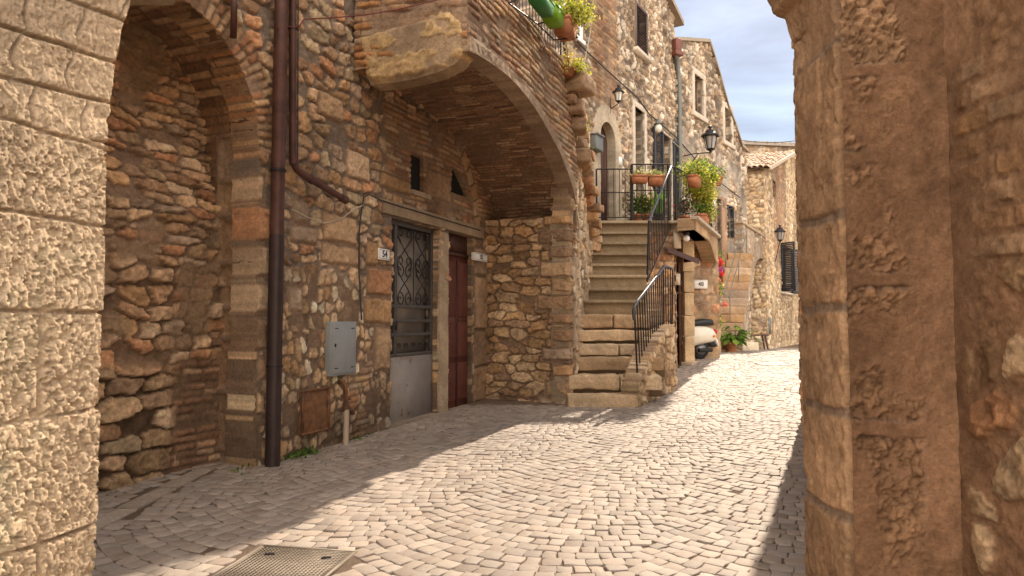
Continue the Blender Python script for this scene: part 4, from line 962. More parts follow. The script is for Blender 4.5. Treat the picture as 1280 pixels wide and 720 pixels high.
# steep upper handrail of the stairs (mesh of fine bars)
YA, YB = 11.6, 12.58
hu = thing('handrail', 'dark iron handrail with closely set bars on the upper stairs', 'handrail', at(812, 340, YA))
b0_, b1_ = at(809, 352, YA), at(812, 276, YB); c0_, c1_ = at(812, 277, YA), at(840, 208, YB)
b0_, b1_ = at(809, 352, YA), at(838, 284, YB); c0_, c1_ = at(811, 277, YA), at(839, 208, YB)
g = Geo(); g.tube([c0_, c1_, at(845, 212, YB+.08)], .02, 8); g.build('top_rail', M_STEEL, hu, True)
g = Geo(); g.tube([b0_, b1_], .012, 6); g.build('bottom_rail', M_IRON, hu)
for i in range(15):
    t = i/14; g = Geo(); g.tube([b0_*(1-t)+b1_*t, c0_*(1-t)+c1_*t], .018 if i in (0,) else .009, 5); g.build('post' if i == 0 else 'baluster', M_IRON, hu)

# landing ------------------------------------------------------------
ld = thing('stone_landing', 'stone landing above an arched wall, plaster fascia, carrying the railed balcony', 'landing', G3(3.4, 13.0))
lp = [(1.45, 12.62), (2.52, 12.62), (3.02, 12.66), (3.32, 12.3), (4.62, 15.4), (4.75, 16.4), (2.9, 16.4), (1.0, 13.0)]
g = Geo(); g.prism([(x, y, ZL-.20) for x, y in lp], (0, 0, .20), (.33,.25,.16)); g.build('floor_slab', M_STONE, ld)
g = Geo(); g.rock((2.25, 12.62, ZL-.02), (1.65, .16, .055), 0, .5, .004, 5, 40, np.array([(.45,.36,.25)]), 77); g.build('edge_stone', M_STONE, ld, True)
PLN = Plane((3.32, 12.3), (4.58, 15.1))
def plf(S, Z): return plaster(S, Z, 431, (.44,.30,.18), .02)
def pln_sdf(S, Z):
    ca, r = 2.1, .78; d = np.where(Z > 2.3, np.hypot(S-ca, (Z-2.3)*1.0)-r, np.abs(S-ca)-r)
    return np.minimum(np.minimum(d, Z-(2.45+.0*S)*(S < .8)+0), np.where(S < 1.3, Z-(2.95-.75*np.clip(S, 0, 1.3)), 9))
slab('fascia', PLN, (0, PLN.len, 2.6, ZL+.02), .025, plf, ld, sdf=lambda S, Z: Z-(ZL-.20-.35*np.clip(1.2-np.abs(S-PLN.len), 0, 1)), depth=.3, rings=2)
g = Geo(); g.rock(PLN.W(PLN.len/2, ZL+.02, .01), (PLN.len+.05, .14, .07), math.atan2(PLN.ex[1], PLN.ex[0]), .4, .004, 5, 40, np.array([(.62,.52,.40)]), 78); g.build('coping', M_STONE, ld, True)
# back wall under the landing, facing the camera
PWB = Plane((3.0, 14.85), (4.60, 15.1)); PWB.n = np.array((.2, -.98, 0)); PWB.n /= np.linalg.norm(PWB.n)
slab('back_wall', PWB, (0, PWB.len, .5, 3.3), .03, lambda S, Z: mixf(stones(S, Z, .3, .2, 441, relief=.03, pal=ST*.95), plaster(S, Z, 442, (.42,.30,.19), .02), sm(.45, .6, fbm(S*2, Z*2, 443, 3))), ld, depth=0)
PWF = Plane((2.40, 12.66), (3.04, 12.72)); PWF.n = np.array((.09, -1., 0)); PWF.n /= np.linalg.norm(PWF.n)
slab('front_wall', PWF, (0, PWF.len, .5, ZL-.2), .02, lambda S, Z: stones(S, Z, .24, .16, 447, relief=.04, pal=ST), ld, depth=.4, rings=3)
PWC = Plane((2.45, 11.0), (2.50, 12.66))
slab('flank_wall', PWC, (0, PWC.len, .3, ZL-.1), .02, lambda S, Z: stones(S, Z, .24, .16, 449, relief=.04, pal=ST), st, sdf=lambda S, Z: (1.55+.82*S)-Z, depth=.3, rings=3)
PWD = Plane((3.05, 12.75), (3.45, 14.3))
slab('inner_wall', PWD, (0, PWD.len+.6, .3, 3.27), .03, lambda S, Z: stones(S, Z, .28, .18, 445, relief=.03, pal=ST*.9), ld, depth=0)
# column with capital stones
cl = (at(859, 453, 14.0)[0])
for i, (za, zb, w_) in enumerate(((.66, 1.30, .23), (1.30, 1.72, .25), (1.72, 2.2, .22), (2.2, 2.62, .24), (2.62, 3.27, .28))):
    g = Geo(); g.rock((cl, 14.1, (za+zb)/2), (w_, .30, zb-za-.012), .35, .12, .010, 4, 16, np.array([(.60,.43,.26),(.55,.40,.24),(.52,.36,.22)]), 450+i); g.build('pillar', M_STONE, ld, True)
g = Geo(); g.rock((3.55, 14.0, .735), (.95, .42, .09), 1.15, .2, .005, 4, 16, np.array([(.45,.36,.26)]), 460); g.build('threshold', M_STONE, ld, True)
# door under the landing
ud = thing('wooden_door', 'dark brown plank door in shade under the stair landing', 'door', (3.35, 13.6, .75))
PD = Plane((3.16, 13.15), (3.52, 14.6)); g = Geo()
for i in range(7): PD.box(g, i*.17+.05, i*.17+.213, .75, 2.75, .06, .10)
g.build('door_planks', M_DARKWOOD, ud, bevel=.004); g = Geo()
for z in (1.1, 2.3): PD.box(g, .05, 1.24, z, z+.1, .10, .13)
g.build('ledge', M_DARKWOOD, ud)
g = Geo(); q = at(843, 342, 13.1); g.obox(q, (.12, .03, 0), (0, .01, 0), (0, 0, -.22)); tag(g.build('notice_sheet', M_PALE), 'small blank pale notice fixed beside the shaded door', 'notice')
# slanted wooden canopy
cn = thing('door_canopy', 'slanting weathered wood canopy with dark end board over the shaded door', 'canopy', at(850, 318, 12.9))
cA_, cB_ = at(835, 312, 12.5), at(874, 327, 13.6); cC_ = cA_+np.array((-.15, .75, .22)); cD_ = cB_+np.array((-.3, .75, .25))
g = Geo(); g.prism([cA_, cB_, cD_, cC_], (0, 0, .035)); g.build('canopy_board', M_OLDWOOD, cn)
g = Geo(); g.prism([cA_+np.array((0,-.01,-.05)), cB_+np.array((0,-.01,-.05)), cB_+np.array((0,-.01,.045)), cA_+np.array((0,-.01,.045))], (0, .03, 0)); g.build('fascia_board', M_DARKWOOD, cn)
for t in (.08, .92): g = Geo(); a = cA_*(1-t)+cB_*t; b = cC_*(1-t)+cD_*t; g.prism([a, b, b+np.array((0, 0, -.25))], (.04, 0, 0)); g.build('bracket', M_DARKWOOD, cn)
# globe lamp
gl_ = thing('globe_lamp', 'white globe wall lamp under the landing corner', 'lamp', at(858, 298, 12.6)); q = at(858, 298, 12.6)
g = Geo(); g.ell(q, (.062, .062, .062), 16, 10); g.build('globe', mat('white_opal', (.85,.84,.80), .2, bump=0), gl_, True)
g = Geo(); g.lathe(q+np.array((0, 0, .055)), [(.02, .0), (.055, .0), (.055, .06), (.03, .12), (.012, .16)], 14); g.build('lamp_cap', M_IRON, gl_)
g = Geo(); g.box(q+np.array((-.16, .05, -.03)), (.14, .03, .3), .2); g.build('back_plate', M_PALE, gl_)
plate(866, 350, 883, 361, PWB, '48', 'white number plate 48 on the wall behind the scooter', .06, .13)

# balcony railing on the landing
br = thing('balcony_railing', 'black iron railing with gate around the stair landing', 'railing', (2.3, 12.66, ZL))
def rail_run(P, Q, h, nb, parent, mid=None, post=.018, thin=.007, bottom=.05):
    P = np.array(P, float); Q = np.array(Q, float); up = np.array((0, 0, h)); z = np.array((0, 0, 1.))
    for nm, o_, r in (('top_rail', h, .014), ('bottom_rail', bottom, .011))+((('middle_rail', mid, .010),) if mid else ()):
        g = Geo(); g.tube([P+z*o_, Q+z*o_], r, 6); g.build(nm, M_IRON, parent)
    for i in range(nb+1):
        t = i/nb; a = P*(1-t)+Q*t; e = i in (0, nb); g = Geo(); g.tube([a+z*(0 if e else bottom), a+up], post if e else thin, 5); g.build('post' if e else 'baluster', M_IRON, parent)
Yr = 12.60
def rx(u): return float(at(u, 275, Yr)[0])
rail_run((rx(746), Yr, ZL+.02), (rx(789), Yr, ZL+.02), .96, 6, br, .52)
rail_run((rx(790.5), Yr, ZL+.02), (rx(836), Yr, ZL+.02), 1.05, 8, br, .56, .026)
rail_run((rx(845), Yr, ZL+.02), (4.05, 14.2, ZL+.02), 1.0, 20, br, None, .02)
rail_run((4.05, 14.2, ZL+.02), (4.55, 15.4, ZL+.02), 1.0, 10, br)
# upper flight railing
ur = thing('handrail', 'steep blue grey railing climbing from landing to the brick terrace', 'handrail', at(742, 262, 12.3))
p_ = [at(703, 45, 9.3), at(709, 78, 9.5), at(722, 130, 10.3), at(741, 262, 12.3)]
M_BLUEIRON = mat('blue_grey_iron', (.075,.085,.11), .4, .3, var=.2, bump=0)
g = Geo(); g.tube(p_, .02, 8); g.build('top_rail', M_BLUEIRON, ur, True)
dwn = np.array((0, 0, -.85)); g = Geo(); g.tube([q+dwn*.95 for q in p_[1:]], .012, 6); g.build('bottom_rail', M_BLUEIRON, ur)
for i in range(16):
    t = i/15*2; k = min(int(t), 1); f_ = t-k; a = p_[1+k]*(1-f_)+p_[2+k]*f_; g = Geo(); g.tube([a, a+dwn], .009 if i % 5 else .015, 5); g.build('baluster', M_BLUEIRON, ur)

# terrace railing with planter shelf
tr = thing('terrace_railing', 'black wire railing with planter brackets along the brick terrace top', 'railing', PB.W(1.5, ztop, 0))
rail_run(PB.W(.3, ztop, -.12), PB.W(PB.len-.1, ztop, -.12), 1.0, 26, tr, .5, .015, .006)
g = Geo(); A_ = [at(*q) for q in ((636, 4, 7.0), (672, 30, 7.9), (693, 50, 8.3), (722, 47, 8.5), (704, 22, 8.2), (668, -12, 7.3))]
for a, b in ((0, 1), (1, 4), (2, 3), (3, 4), (0, 5), (5, 4), (1, 2)): g.tube([A_[a], A_[b]], .010, 5)
g.build('planter_bracket', M_IRON, tr)

def planter(name, label, q, size, rz, m, cols, n, lsz, rad, group, off=(0, 0, 0), cat='flower pot', trough=True, extra=None):
    t = thing(name, label, cat, q, group)
    g = Geo()
    if trough:
        w, d, h = size; c, s = math.cos(rz), math.sin(rz)
        lo = [(-w*.44, -d*.42), (w*.44, -d*.42), (w*.44, d*.42), (-w*.44, d*.42)]; hi = [(-w/2, -d/2), (w/2, -d/2), (w/2, d/2), (-w/2, d/2)]
        V = [(q[0]+x*c-y*s, q[1]+x*s+y*c, q[2]) for x, y in lo]+[(q[0]+x*c-y*s, q[1]+x*s+y*c, q[2]+h) for x, y in hi]
        g.add(V, [[0,3,2,1],[4,5,6,7],[0,1,5,4],[1,2,6,5],[2,3,7,6],[3,0,4,7]]); g.box((q[0], q[1], q[2]+h-.02), (w+.015, d+.015, .03), rz)
    else:
        r, h = size[0]/2, size[2]; g.lathe(q, [(r*.62, 0), (r*.9, h*.8), (r*1.02, h*.8), (r*1.02, h), (r*.88, h), (r*.85, h*.9)], 18)
    g.build('pot', m, t)
    g = Geo(); leaves(g, np.array(q)+np.array((0, 0, size[2]))+np.array(off), rad, n, lsz, cols)
    if extra: extra(g, q)
    g.build('foliage', M_LEAF, t); return t
RZB = math.atan2(PB.ex[1], PB.ex[0])
gp = 'planters hung on the brick terrace railing'
def zero(u, v, Y): return at(u, v, Y)
planter('planter_box', 'dark green plastic planter box on the terrace railing', zero(676, 12, 7.55), (.50, .16, .16), RZB, M_GREENP, GR, 60, .05, (.25, .1, .08), gp, (0, 0, .03), 'planter')
planter('planter_box', 'lime green planter box between green box and terracotta pot on terrace rail', zero(691, 30, 8.0), (.30, .2, .18), RZB, M_LIMEP, GY, 150, .05, (.16, .12, .10), gp, (0, 0, .04), 'planter')
planter('planter_box', 'terracotta planter overflowing with bright yellow succulent at terrace railing end', zero(706, 46, 8.35), (.34, .22, .20), RZB, M_TERRA, GY, 1500, .040, (.28, .24, .22), gp, (.12, .0, .10), 'planter')
planter('flower_pot', 'shallow terracotta pot of yellow succulent on the topmost jutting stone', zero(704, 97, 9.25), (.40, .3, .10), .4, M_TERRA, GY, 900, .038, (.26, .2, .11), 'pots of yellow succulent on the jutting stones', (.13, 0, .03), trough=False)
planter('flower_pot', 'small terracotta pot with trailing yellow succulent halfway down the jutting stones', zero(722, 172, 10.1), (.2, .2, .12), .4, M_TERRA, GY, 420, .036, (.14, .14, .16), 'pots of yellow succulent on the jutting stones', (.05, 0, .05), trough=False)
planter('flower_pot', 'tiny pot with sparse pale trailing sprigs below the other yellow succulents', zero(730, 200, 10.6), (.13, .13, .10), .4, M_TERRA, GY, 160, .03, (.10, .10, .25), 'pots of yellow succulent on the jutting stones', (.02, 0, -.05), trough=False)
g = Geo(); leaves(g, at(710, 72, 9.0), (.12, .12, .22), 160, .04, [(.55,.38,.12),(.45,.30,.10),(.5,.45,.1)]); tp = thing('trailing_plant', 'dry orange brown trailing plant hanging below terrace rail planter', 'plant', at(710, 72, 9.0)); g.build('foliage', M_LEAF, tp); g = Geo(); g.tube([at(707, 50, 8.6), at(710, 68, 9.0), at(711, 90, 9.0)], .006, 5); g.build('stem', M_OLDWOOD, tp)
gp = 'plants on the stair landing'
planter('window_box', 'terracotta trough with pale flowers on the gate rail, left one', (rx(799), Yr-.06, ZL+.70), (.30, .18, .15), 0, M_TERRA, [(.6,.55,.3),(.2,.28,.06),(.7,.6,.35)], 420, .035, (.22, .13, .10), gp, (0, 0, .03), 'planter')
planter('window_box', 'bright terracotta trough lit through, hung on the railing right of the other', (rx(820), Yr-.06, ZL+.66), (.30, .18, .18), 0, M_TERRA, [(.6,.55,.3),(.2,.28,.06),(.65,.6,.25)], 380, .035, (.22, .13, .09), gp, (0, 0, .03), 'planter')
planter('flower_pot', 'dark leafy plant in small terracotta pot on landing floor, left', (rx(800), Yr+.28, ZL+.01), (.2, .2, .16), 0, M_TERRA, GD+GR, 520, .055, (.22, .18, .25), gp, (0, 0, .18), trough=False)
planter('flower_pot', 'green leafy plant in terracotta pot behind the gate rail, middle', (rx(812), Yr+.30, ZL+.01), (.2, .2, .16), 0, M_TERRA, GR+GY[2:], 520, .055, (.18, .16, .23), gp, (0, 0, .17), trough=False)
def blades(g, q):
    for i in range(26):
        a = random.random()*6.28; r = .05*random.random(); l = .34+.14*random.random(); x, y = q[0]+r*math.cos(a), q[1]+r*math.sin(a); z = q[2]+.12
        g.add([(x-.012, y, z), (x+.012, y, z), (x+.008+.10*math.cos(a), y+.1*math.sin(a), z+l), (x-.004+.10*math.cos(a), y+.1*math.sin(a), z+l)], [[0,1,2,3]], (.20,.42,.05))
planter('flower_pot', 'upright bright green bladed plant in black pot behind the railing', (rx(826), Yr+.2, ZL+.01), (.2, .2, .15), 0, M_BLACK, GR, 30, .04, (.07, .07, .07), gp, (0, 0, .05), trough=False, extra=blades)
planter('flower_pot', 'terracotta pot with red flowering plant inside railing corner', (3.35, 13.2, ZL+.01), (.24, .24, .18), 0, M_TERRA, GD+[(.5,.05,.10)], 420, .045, (.18, .18, .2), gp, (0, 0, .18), trough=False)
planter('planter_box', 'terracotta trough hung high on the side railing above the cascade', (3.50, 12.95, ZL+.72), (.4, .2, .2), 1.1, M_TERRA, GY+GR, 900, .05, (.34, .25, .2), gp, (0, 0, .10), 'planter')
planter('planter_box', 'reddish trough at foot of side railing under the cascade', (3.75, 13.3, ZL+.02), (.5, .2, .2), 1.15, M_TERRA, GD+GR, 420, .045, (.25, .22, .16), gp, (0, 0, .1), 'planter')
t = thing('cascading_plant', 'large yellow green cascading shrub spilling over the landing corner railing', 'plant', (3.95, 13.7, ZL), gp)
g = Geo(); rs = np.random.RandomState(12)
for i in range(52):
    f_ = rs.rand(); u = 858+24*rs.rand()+8*f_; v = 212+60*f_*rs.rand()**.3; Yc = 13.3+.7*rs.rand()
    leaves(g, at(u, v, Yc), (.17, .16, .13), 150, .042, GY, .8, seed=500+i)
for u, v in ((866, 208), (878, 205), (889, 214), (892, 222)): leaves(g, at(u, v, 13.6), (.13, .13, .16), 120, .05, GY[:2]+GR, seed=int(u))
g.build('foliage', M_LEAF, t)
g = Geo()
for i in range(10): a = np.array((3.85+.1*rs.rand(), 13.5+.4*rs.rand(), ZL+.2)); b = at(872+18*rs.rand(), 216+50*rs.rand(), 13.6); g.tube([a, (a+b)/2+np.array((0,0,.15)), b], .006, 5)
g.build('stem', M_OLDWOOD, t)
planter('flower_pot', 'pink flowering pot on the far end of the landing railing', at(897, 232, 15.2), (.26, .26, .2), 0, M_TERRA, GR+[(.55,.25,.25)], 300, .05, (.22, .2, .2), gp, (0, 0, .12), trough=False)

# red and pink flowers hanging on the corner
fl = thing('hanging_flowers', 'red and pink flowers hanging in a column on the corner wall', 'flowers', at(897, 380, 15.3))
g = Geo(); rs = np.random.RandomState(3)
for i in range(13):
    v = 322+88*i/12; leaves(g, at(895+4*math.sin(i*1.3)+3*rs.rand(), v, 15.25), (.085, .08, .10), 70, .045, GY[2:]+GR, seed=600+i)
g.build('foliage', M_LEAF, fl)
g = Geo()
for u, v, c in ((897, 323, (.75,.03,.06)), (902, 327, (.8,.05,.08)), (899, 331, (.7,.02,.05)), (896, 336, (.55,.06,.35)), (901, 337, (.6,.08,.40)), (902, 342, (.75,.03,.05)), (898, 350, (.7,.25,.10)), (906, 380, (.7,.12,.06)), (894, 356, (.6,.3,.1))):
    leaves(g, at(u, v, 15.15), (.06, .06, .05), 60, .04, [c, tuple(x*1.25 for x in c)], seed=int(u*v))
g.build('flower', M_FLOWER, fl)
g = Geo(); g.box(at(894, 362, 15.35), (.16, .1, .22)); g.build('pot', M_BLACK, fl)

# ---------------------------------------------------------------- far house one (behind the landing)
F1 = Plane((1.83-.6*2.6, 13.3-2.6), (1.83+.6*3.85, 13.3+3.85))
h1 = thing('stone_house', 'tall rubble stone house behind the landing with shuttered window, arched door and grey downpipe', 'house', G3(2.8, 15.0))
def fr(pl, u0, v0, u1, v1):
    """opening from photo corners: left-top and right-bottom -> (s0,s1,z0,z1)"""
    a, z1 = pl.px(u0, v0); b, z0 = pl.px(u1, v1); return (a, b, z0, z1)
wU = (F1.px(791, 3)[0], F1.px(806, 76)[0], F1.px(791, 60)[1], F1.px(791, 2)[1])
dA = (F1.px(749, 200)[0], F1.px(768, 200)[0]); dAr = (dA[1]-dA[0])/2; dAc = (dA[0]+dA[1])/2; dAz = F1.px(758, 153)[1]-dAr
d3 = (F1.px(791, 137)[0], F1.px(803, 137)[0], ZL-.1, F1.px(791, 133)[1])
w3 = (F1.px(826, 170)[0], F1.px(837, 170)[0], ZL+.1, F1.px(826, 166)[1])
wC = (F1.px(704, 0)[0], F1.px(722, 0)[0], F1.px(722, 50)[1], F1.px(722, 50)[1]+1.5)
wL = (F1.px(711, 140)[0], F1.px(724, 140)[0], F1.px(720, 182)[1], F1.px(720, 128)[1])
def f1_sdf(S, Z):
    v = F1.pxs([(825, -14), (833, 0), (845, 28)]); rl = v[0][1]+(S-v[0][0])*(v[2][1]-v[0][1])/(v[2][0]-v[0][0])
    d = np.minimum(rl-Z, F1.px(845, 300)[0]-S)*.9
    for q in (wU, d3, w3, wC, wL): d = np.minimum(d, rectsd(S, Z, *q))
    da = np.where(Z > dAz, np.hypot(S-dAc, Z-dAz)-dAr, np.abs(S-dAc)-dAr); da = np.where(Z < ZL-.2, 9, da)
    return np.minimum(d, da)
def f1_field(S, Z):
    h, c = stones(S, Z, .21, .115, 501, .09, .10, .05, ST_GREY, MORT_G*.66, .12, .8, 2.2, 9., .022, .35)
    bz = bricks(S, Z, .27, .09, 503, .012, .03, BR*.9, MORT, .014, .03, .25); u0, u1 = F1.px(738, 60)[0], F1.px(770, 60)[0]
    m = sm(u0-.1, u0+.1, S+.15*(fbm(S*3, Z*3, 504, 3)-.5))*(1-sm(u1-.1, u1+.1, S+.2*(fbm(S*3, Z*3, 505, 3)-.5)))*sm(5.7, 6.0, Z); h, c = mixf((h, c), bz, m*.9)
    pl_ = plaster(S, Z, 506, (.46,.38,.28), .01); r = np.where(Z > dAz, np.hypot(S-dAc, Z-dAz), np.abs(S-dAc)); h, c = mixf((h, c), (pl_[0]+.03, pl_[1]), sm(dAr+.36, dAr+.30, r)*(S > dAc-dAr-.33))
    return h, c
slab('wall', F1, (0, F1.len, .3, F1.px(825, -14)[1]+.9), .026, f1_field, h1, sdf=f1_sdf, depth=.22, rings=2)
def win(parent, pl, q, frame_w=.10, depth_=-.14, m_fr=M_PALE, sill=True, glass=M_GLASS, name='window', mull=True, fn=.03):
    s0, s1, z0, z1 = q; g = Geo(); frame4(g, pl, s0, s1, z0, z1, frame_w, -.05, fn+.03, sill); f = g.build(name, m_fr, parent, bevel=.006)
    g = Geo(); pl.box(g, s0-.05, s1+.05, z0-.05, z1+.05, depth_-.02, depth_); g.build('pane', glass, f)
    if mull:
        g = Geo(); w = .04; frame4(g, pl, s0+w, s1-w, z0+w, z1-w, w, depth_, depth_+.04, False); pl.box(g, s0+w, s1-w, z0, z0+w, depth_, depth_+.04); pl.box(g, (s0+s1)/2-.02, (s0+s1)/2+.02, z0+w, z1-w, depth_, depth_+.045); g.build('sash', M_OLDWOOD, f)
    return f
win(h1, F1, wU, .03, -.12, M_OLDWOOD, False, M_DARK, mull=False)
g = Geo(); F1.box(g, wU[0]-.1, wU[1]+.12, wU[2]-.09, wU[2]-.01, -.1, .14); g.build('window_sill', M_PALE, h1)
shutter(F1, wU[0]-.02, wU[1]+.02, wU[2], wU[3], .035, M_SHUT, h1)
win(h1, F1, wC, .10, -.12, M_WHITE, True, M_DARK, mull=False); shutter(F1, wC[0]+.02, wC[1]-.02, wC[2], wC[3], -.10, M_SHUTD, h1)
win(h1, F1, wL, .04, -.12, M_OLDWOOD, False, M_DARK, mull=False); shutter(F1, wL[0]+.01, wL[1]-.01, wL[2], wL[3], .0, M_SHUTD, h1)
# arched door
g = Geo(); F1.box(g, dAc-dAr, dAc+dAr, ZL-.1, dAz+dAr, -.21, -.17); ad = g.build('arched_door', M_DARKWOOD, h1)
g = Geo()
for i in range(5): F1.box(g, dAc-dAr+i*dAr*.4+.01, dAc-dAr+(i+1)*dAr*.4-.01, ZL, dAz+dAr, -.17, -.155)
g.build('door_planks', M_DARKWOOD, ad)
win(h1, F1, d3, .13, -.20, M_PALE, False, M_DARK, 'door_frame', False, .03)
g = Geo(); F1.box(g, d3[0], (d3[0]+d3[1])/2+.05, ZL, d3[3]-.1, -.16, -.12); g.build('door_leaf', M_SHUTD, h1, bevel=.01)
win(h1, F1, w3, .03, -.18, M_PALE, False, M_GLASS)
a_, b_ = F1.px(814, 158)[0], F1.px(825, 160)[0]; shutter(F1, a_, b_, w3[2], w3[3], .05, M_SHUTD, h1)
a_, b_ = F1.px(838, 180)[0], F1.px(846, 180)[0]; shutter(F1, a_, b_, w3[2], w3[3], .05, M_SHUTD, h1)
# roof
g = Geo(); P = F1.pxs([(825, -14), (845.5, 28)]); k_ = (P[1][1]-P[0][1])/(P[1][0]-P[0][0]); sA_, sB_ = -.2, P[1][0]+.15
ra = [(sA_, P[0][1]+(sA_-P[0][0])*k_), (sB_, P[0][1]+(sB_-P[0][0])*k_)]; g.prism([F1.W(ra[0][0], ra[0][1]-.02, .16), F1.W(ra[1][0], ra[1][1]-.02, .16), F1.W(ra[1][0], ra[1][1]+.10, .16), F1.W(ra[0][0], ra[0][1]+.10, .16)], -F1.n*4, (.34,.27,.2)); g.build('roof', M_TILE, h1)
g = Geo(); q = F1.W(F1.px(845, 300)[0]-.02, .5, -.02); g.prism([F1.W(F1.px(845, 300)[0]-.3, z, n) for z, n in ((.5, -.1), (.5, -3.5), (P[1][1]-.1, -3.5), (P[1][1]-.1, -.1))], F1.ex*.28, (.4,.32,.22)); g.build('gable_wall', M_STONE, h1)
# upper part of the first house continues over the terrace
# downpipe far
dp3 = thing('drainpipe', 'grey green downpipe with reddish hopper head between the two far houses', 'drainpipe', F1.W(F1.px(851, 400)[0], 1, .1))
def pf(pl, u, v, n): a, z = pl.px(u, v, n); return pl.W(a, z, n)
g = Geo(); g.tube([pf(F1, 845, 68, .12), pf(F1, 846.5, 76, .10), pf(F1, 849, 110, .10), pf(F1, 851, 300, .10)], .06, 10); g.build('pipe', M_PIPEGREY, dp3, True)
g = Geo(); q = pf(F1, 845.5, 58, .12); g.box(q+np.array((0, 0, .02)), (.2, .2, .32), .5); g.box(q+np.array((0, 0, -.2)), (.26, .26, .12), .5); g.build('hopper', mat('red_brown_metal', (.16,.055,.04), .5, bump=.1), dp3, bevel=.02)

# far house two
F2 = Plane((4.13-.01, 17.1), (7.05, 21.0))
h2_ = thing('stone_house', 'second far stone house with sloping gable top and two pale framed windows', 'house', G3(5.6, 19.0))
f2o = F2.pxs([(843, 480), (843, 51), (852, 51), (884, 53), (890, 72), (897, 95), (908, 135), (916, 155), (925, 183), (932, 190), (933, 480)])
f2o[0] = (f2o[1][0], .4); f2o[-1] = (f2o[-2][0], .4)
w1 = (F2.px(866, 90)[0], F2.px(877, 90)[0], F2.px(866, 140)[1], F2.px(866, 92)[1]); w2 = (F2.px(904, 140)[0], F2.px(912, 140)[0], F2.px(904, 176)[1], F2.px(904, 134)[1])
dr2 = (F2.px(894, 300)[0], F2.px(900, 300)[0], 2.5, F2.px(894, 248)[1]); w4 = (F2.px(909, 280)[0], F2.px(915, 280)[0], F2.px(909, 297)[1], F2.px(909, 258)[1])
def f2_sdf(S, Z):
    d = sdpoly(S, Z, f2o)
    for q in (w1, w2, dr2, w4): d = np.minimum(d, rectsd(S, Z, *q))
    return d
slab('wall', F2, (f2o[0][0]-.05, f2o[-1][0]+.05, .4, max(p[1] for p in f2o)), .035,
     lambda S, Z: mixf(stones(S, Z, .26, .15, 521, .10, .10, .06, ST_GREY, MORT_G*.66, .12, .8, 2.2, 9., .025, .35), plaster(S, Z, 523, (.36,.31,.25), .02), sm(.50, .58, fbm(S*.9, Z*.9, 524, 3))*sm(7., 6., Z)*.9), h2_, sdf=f2_sdf, depth=.25, rings=2)
for q in (w1, w2): win(h2_, F2, q, .16, -.16, M_PALE, True, M_GLASS)
win(h2_, F2, dr2, .05, -.2, M_OLDWOOD, False, M_DARKWOOD, 'door_frame', False)
g = Geo(); F2.box(g, dr2[1]+.05, dr2[1]+.42, 2.6, dr2[3]+.1, -.02, .06, (.40,.24,.15)); g.build('brick_jamb', M_STONE, h2_)
win(h2_, F2, w4, .04, -.1, M_SHUTD, False, M_SHUTD, 'window', False)
g = Geo(); pts = f2o[1:10]
for a, b in zip(pts[:-1], pts[1:]): g.prism([F2.W(a[0], a[1]-.01, .10), F2.W(b[0], b[1]-.01, .10), F2.W(b[0], b[1]+.08, .10), F2.W(a[0], a[1]+.08, .10)], -F2.n*3.5, (.33,.27,.2))
g.build('roof', M_TILE, h2_)
g = Geo(); g.prism([F2.W(f2o[-1][0]-.3, z, n) for z, n in ((.5, -.2), (.5, -3), (f2o[-2][1]-.1, -3), (f2o[-2][1]-.1, -.2))], F2.ex*.28, (.4,.32,.22)); g.build('gable_wall', M_STONE, h2_)
g = Geo(); g.prism([F2.W(f2o[1][0]+.02, z, n) for z, n in ((.5, -.2), (.5, -3), (f2o[1][1]-.1, -3), (f2o[1][1]-.1, -.2))], F2.ex*.28, (.4,.32,.22)); g.build('gable_wall', M_STONE, h2_)
for i, (u, v, lb) in enumerate(((893, 253, 'white plate on the wall left of the far brown door'), (904, 255, 'white plate on the wall right of the far brick jamb'))):
    g = Geo(); a, z = F2.px(u, v, .05); F2.box(g, a-.09, a+.09, z-.12, z+.12, -.03, .06); tag(g.build('wall_plate', M_WHITE), 'small '+lb, 'plate')

# far house three (small, tiled roof)
h3 = thing('stone_house', 'small far stone house with clay tile roof and dark shuttered window', 'house', G3(9.5, 25))
F3a = Plane((8.10, 24.3), (8.95, 24.0)); F3a.n = np.array((-.28, -.96, 0)); F3a.n /= np.linalg.norm(F3a.n)
F3b = Plane((8.95, 24.0), (8.95+.5*12, 24.0+.866*12)); 
ez = float(at(957, 209, 24.0)[2])
def f3f(S, Z): return stones(S, Z, .26, .16, 541, .08, .15, .055, np.array([(.55,.42,.27),(.48,.35,.22),(.60,.48,.33),(.42,.30,.19),(.52,.36,.2)]), MORT, .05, .5, 2.7, 9., .02, .3)
def f3bf(S, Z): return mixf(f3f(S, Z), bricks(S, Z, .27, .08, 545, .012, .02, BR, MORT, .012, .02, .3), sm(F3b.px(966, 240)[0]-.1, F3b.px(966, 240)[0], S)*(1-sm(F3b.px(979, 240)[0], F3b.px(981, 240)[0], S))*sm(3.6, 4.0, Z)*.85)
slab('wall', F3a, (-1.2, F3a.len, .4, ez), .035, f3f, h3, depth=.2)
wN = (F3b.px(965.5, 240)[0], F3b.px(969.5, 240)[0], F3b.px(967, 247)[1], F3b.px(967, 226)[1])
wS = (F3b.px(976, 330)[0], F3b.px(988, 330)[0], F3b.px(976, 364)[1], F3b.px(976, 304)[1])
def rk(S): return ez+.30*S
slab('wall', F3b, (0, F3b.len, .4, ez+.33*F3b.len), .045, f3bf, h3, sdf=lambda S, Z: np.minimum(np.minimum(rk(S)-Z, 9), np.minimum(rectsd(S, Z, *wN), rectsd(S, Z, *wS))), depth=.25)
g = Geo()
for q in (wN, wS): g.poly([F3b.W(q[0]-.1, q[2]-.1, -.2), F3b.W(q[1]+.1, q[2]-.1, -.2), F3b.W(q[1]+.1, q[3]+.1, -.2), F3b.W(q[0]-.1, q[3]+.1, -.2)])
